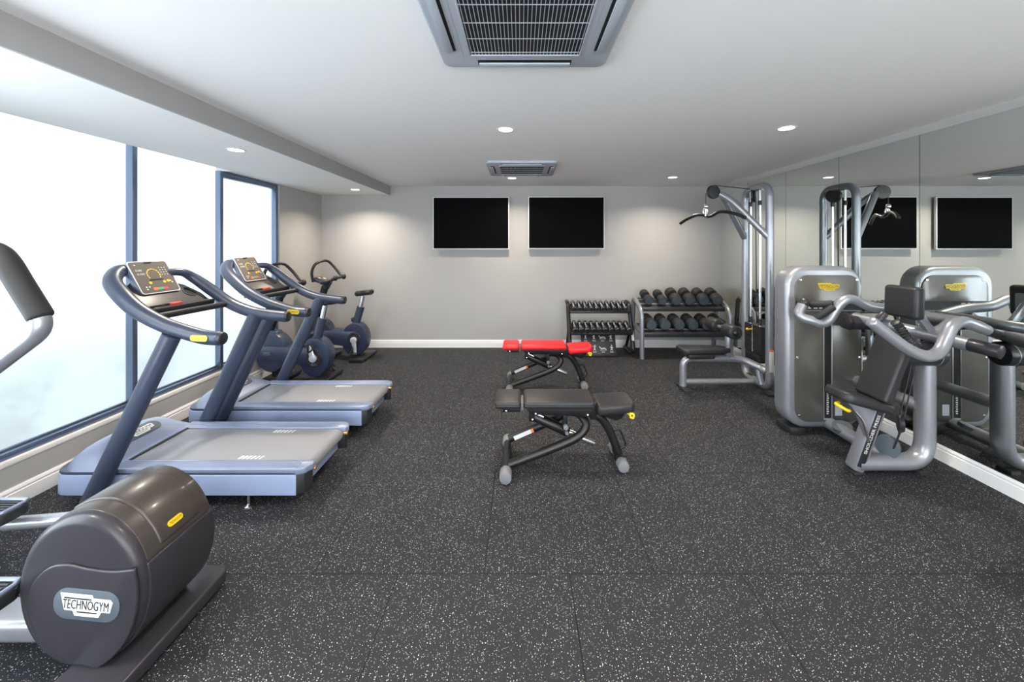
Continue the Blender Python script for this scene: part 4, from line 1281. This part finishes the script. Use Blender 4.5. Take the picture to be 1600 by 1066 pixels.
part('hand_grip', MB().tube([V(2.575, 2.81, 1.33), V(2.64, 2.80, 1.405)], 0.026, 14, cap=0.01), M_ANTH, pa)
part('grip_end', MB().ball(fa[-1], 0.05), M_ANTH, pf)
# coiled guard, cables and pulleys
co = [at(1398, 503, 2.99), at(1406, 512, 2.99), at(1414, 523, 2.99), at(1424, 534, 2.99), at(1434, 541, 2.99)]
cs = smooth(co, 14)
part('coil_guard', MB().tube(cs, 0.026, 12, radii=[1.0+0.28*math.sin(i*PI/2.6) for i in range(len(cs))]), M_BLACK, t)
cb = MB().tube([at(1426, 560, 3.15), at(1406, 650, 3.15)], 0.005, 8)
cb.tube([at(1433, 560, 3.15), at(1413, 652, 3.15)], 0.005, 8)
cb.tube([at(1406, 676, 3.15), at(1396, 702, 3.2)], 0.007, 8)
part('cable', cb, M_BLACK, t)
c1 = at(1407, 662, 3.15)
part('floating_pulley', MB().lathe([(0.045, -0.018), (0.056, -0.016), (0.05, 0), (0.056, 0.016), (0.045, 0.018)], c1, (1, -0.6, 0), 28, 1.15).bar(c1+V(0, 0, 0.075), c1-V(0, 0, 0.075), 0.018, 0.05, (1, 0.6, 0), 0.003), M_ANTH, t)
c2 = at(1387, 697, 3.24)
part('floor_pulley', MB().lathe([(0.065, -0.02), (0.08, -0.018), (0.072, 0), (0.08, 0.018), (0.065, 0.02)], c2, (-1, -0.65, 0), 32, 1.12), M_DISC, t)
part('pulley_bracket', MB().bar(c2+V(0.05, 0.03, 0.03), V(c2.x+0.06, 3.235, 0.12), 0.02, 0.06, (0, 1, 0), 0.004).bar(c2+V(-0.02, 0, 0), c2+V(0.06, 0.04, 0.02), 0.03, 0.03, (0, 0, 1), 0.004), M_SILVER, t)
part('beam_pulley', MB().lathe([(0.065, -0.02), (0.08, -0.018), (0.08, 0.018), (0.065, 0.02)], at(1316, 668, 3.72), (-0.3, -0.2, 1), 28), M_DISC, t)

# ------------------------------------------------------------------ cross trainer in the near corner
t = thing('cross_trainer', 'charcoal cross trainer with big round drum in the near corner', 'cross trainer', (-2.2, 1.87, 0))
CX, CZ, RX, RZ = -1.912, 0.398, 0.274, 0.335
Y1, Y2 = 1.66, 2.07
base = ellipse(CX, CZ, RX, RZ, 72)
low = [(x_, z_) for x_, z_ in ellipse(CX, CZ, RX, RZ, 64)]
def drum_profile(up, k=1.0, zc=0.515):
    """upper or lower half of the drum outline, cut along a level seam"""
    a = math.degrees(math.asin((zc-CZ)/RZ))
    if up:
        return [(CX+(x_-CX)*k, CZ+(z_-CZ)*k) for x_, z_ in ellipse(CX, CZ, RX, RZ, 48, a, 180-a)]
    return [(CX+(x_-CX)*k, CZ+(z_-CZ)*k) for x_, z_ in ellipse(CX, CZ, RX, RZ, 60, 180-a, 360+a)]
body = part('drum_body', MB().prism(base, (0, Y1+0.006, 0), (1, 0, 0), (0, 0, 1), -(Y2-Y1), 0.040, 5, angle=45), M_ANTH, t)
part('drum_top_shell', MB().prism(drum_profile(True, 1.006, 0.50), (0, Y1+0.045, 0), (1, 0, 0), (0, 0, 1), -(Y2-Y1-0.055), 0.010, 3, angle=45), M_BRONZE, body)
part('drum_side_shell', MB().prism(drum_profile(False, 1.02, 0.497), (0, Y1+0.045, 0), (1, 0, 0), (0, 0, 1), -(Y2-Y1-0.05), 0.006, 3, angle=45), M_ANTH, body)
# raised lid on the crown of the drum
rows = []
for i in range(17):
    a = math.radians(26+94*i/16)
    rows.append([V(CX+math.cos(a)*RX*1.05, yy, CZ+math.sin(a)*RZ*1.05) for yy in (Y1+0.115, Y1+0.125, Y2-0.075, Y2-0.065)])
lid = MB()
pf_ = [(CX+math.cos(math.radians(22+100*i/24))*RX*1.035, CZ+math.sin(math.radians(22+100*i/24))*RZ*1.035) for i in range(25)]
pf_ += [(CX+math.cos(math.radians(122-100*i/24))*RX*0.9, CZ+math.sin(math.radians(122-100*i/24))*RZ*0.9) for i in range(25)]
lid.prism(pf_, (0, Y1+0.115, 0), (1, 0, 0), (0, 0, 1), -(Y2-Y1-0.19), 0.009, 3, angle=45)
part('drum_lid', lid, M_BRONZE, body)
a = math.radians(31)
bo = V(CX+math.cos(a)*RX*1.036, Y1+0.205, CZ+math.sin(a)*RZ*1.036)
nn = V(math.cos(a)/RX, 0, math.sin(a)/RZ).normalized()
part('badge', MB().prism(rrect(-0.038, -0.014, 0.038, 0.014, 0.013), bo, (0, 1, 0), nn.cross(V(0, 1, 0)), 0.004), M_YELLOW, body, 'yellow oval badge')
part('badge_lettering', MB().text('TECHNOGYM', bo+nn*0.0043, (0, 1, 0), nn.cross(V(0, 1, 0)), 0.060, 0.012, 0.0006), M_BLACK, body)
# front cover with its swept upper edge
sw = smooth([V(CX-0.205, 0, 0.33), V(CX-0.185, 0, 0.44), V(CX-0.12, 0, 0.515), V(CX-0.04, 0, 0.535), V(CX+0.06, 0, 0.515), V(CX+0.16, 0, 0.505), V(CX+0.258, 0, 0.513)], 7)
lowr = [(CX+math.cos(math.radians(a_))*RX*0.985, CZ+math.sin(math.radians(a_))*RZ*0.985) for a_ in range(15, -72, -6)]
lowl = [(CX-0.02, 0.118), (CX-0.10, 0.165), (CX-0.17, 0.235)]
cover = [(p.x, p.z) for p in sw]+lowr+lowl
part('front_cover', MB().prism(cover, (0, Y1+0.008, 0), (1, 0, 0), (0, 0, 1), 0.016, 0.006, 3, angle=40), M_ANTH, body)
po = V(CX+0.058, Y1-0.0078, 0.365)
tilt_u = V(1, 0, -0.10)
tilt_w = V(0.10, 0, 1)
part('badge_plate', MB().prism(rrect(-0.142, -0.066, 0.142, 0.066, 0.06), po, tilt_u, tilt_w, 0.004, 0.0015), M_DISC, body)
name_plate(body, po+V(0, -0.004, 0), tilt_u, tilt_w, 0.225, 0.092, M_WHITE, M_ANTH, 0.002)
# floor stabiliser under the drum
part('stabiliser', MB().prism([(-1.945, 1.30), (-1.68, 1.30), (-1.645, 1.34), (-1.645, 2.16), (-1.68, 2.20), (-1.86, 2.20), (-1.945, 2.1)], (0, 0, 0.02), (1, 0, 0), (0, 1, 0), 0.07, 0.014, 3), M_ANTH, t)
part('stabiliser_foot', MB().box((-1.9, 1.33, 0), (-1.72, 1.40, 0.025), 0.005).box((-1.9, 2.08, 0), (-1.72, 2.15, 0.025), 0.005), M_RUBBER, t)
# spine, mast, pedal arms, pedals and moving handles reach out of the picture to the window side
part('spine', MB().box((-3.45, 1.78, 0.05), (-1.95, 1.94, 0.155), 0.035, 4), M_SILVER, t)
part('rear_foot_bar', MB().box((-3.50, 1.52, 0.0), (-3.38, 2.22, 0.07), 0.014), M_ANTH, t)
mast = part('mast', MB().tube(smooth([V(-3.36, 1.87, 0.10), V(-3.30, 1.87, 0.8), V(-3.18, 1.87, 1.55)], 6), 0.055, 16), M_ANTH, t)
part('console', MB().obox(V(-3.15, 1.87, 1.72), V(0, 1, 0), V(-0.45, 0, 0.9), V(0.9, 0, 0.45), 0.36, 0.30, 0.05, 0.015), M_ANTH, t)
part('pedal_arm', MB().tube(smooth([V(-1.98, 2.16, 0.445), V(-2.25, 2.17, 0.405), V(-2.55, 2.18, 0.36), V(-2.9, 2.18, 0.33)], 6), 0.034, 14), M_SILVER, t)
part('pedal_arm', MB().tube(smooth([V(-2.50, 1.60, 0.33), V(-2.62, 1.59, 0.30), V(-2.9, 1.58, 0.27), V(-3.2, 1.57, 0.26)], 6), 0.036, 14), M_SILVER, t)
part('crank', MB().cyl(V(CX, 2.08, CZ), V(CX, 2.14, CZ), 0.07, bevel=0.01).bar(V(CX, 2.13, CZ), V(-2.0, 2.16, 0.44), 0.04, 0.05), M_ANTH, t)
for (x0, x1, yc, z, nm) in ((-3.10, -2.755, 2.105, 0.455, 0), (-2.62, -2.175, 1.62, 0.42, 1)):
    pdl = part('pedal', MB().prism([(x0, yc-0.085), (x1-0.03, yc-0.085), (x1, yc-0.05), (x1, yc+0.05), (x1-0.03, yc+0.085), (x0, yc+0.085)], (0, 0, z-0.05), (1, 0, 0), (0, 1, 0), 0.055, 0.012), M_BLACK, t)
    tr = MB()
    for k in range(7):
        tr.box((x0+0.02, yc-0.066+k*0.02, z+0.004), (x1-0.05, yc-0.058+k*0.02, z+0.010), 0.001, 1)
    part('tread', tr, M_ANTH, pdl)
    part('pedal_rim', MB().tube([V(x0, yc-0.08, z+0.012), V(x1-0.035, yc-0.08, z+0.012), V(x1-0.008, yc-0.045, z+0.02), V(x1-0.008, yc+0.045, z+0.02), V(x1-0.035, yc+0.08, z+0.012), V(x0, yc+0.08, z+0.012)], 0.009, 8), M_TRD_BODY, pdl)
h = fillet([at(8, 404, 1.70), at(72, 512, 1.70), at(-10, 574, 1.70), V(-2.9, 1.72, 0.95), V(-3.0, 1.72, 0.35)], 0.075, 9)
arm = part('handle_arm', MB().tube(h, 0.036, 16), M_SILVER, t)
g0, g1 = at(3, 398, 1.70), at(63, 494, 1.70)
part('hand_grip', MB().tube(smooth([g0+V(-0.10, 0, 0.02), g0+V(-0.03, 0, 0.012), g0.lerp(g1, 0.12), g0.lerp(g1, 0.5), g1], 6), 0.043, 16, cap=0.02), M_RUBBER, arm, 'dark grey foam hand grip')
h2 = [p+V(-0.85, 0.34, 0) for p in h[:-2]]+[V(-3.1, 2.04, 0.95), V(-3.1, 2.04, 0.35)]
arm2 = part('handle_arm', MB().tube(h2, 0.036, 16), M_SILVER, t)
part('hand_grip', MB().tube([g0+V(-0.85, 0.34, 0), g1+V(-0.85, 0.34, 0)], 0.043, 16, cap=0.02), M_RUBBER, arm2)
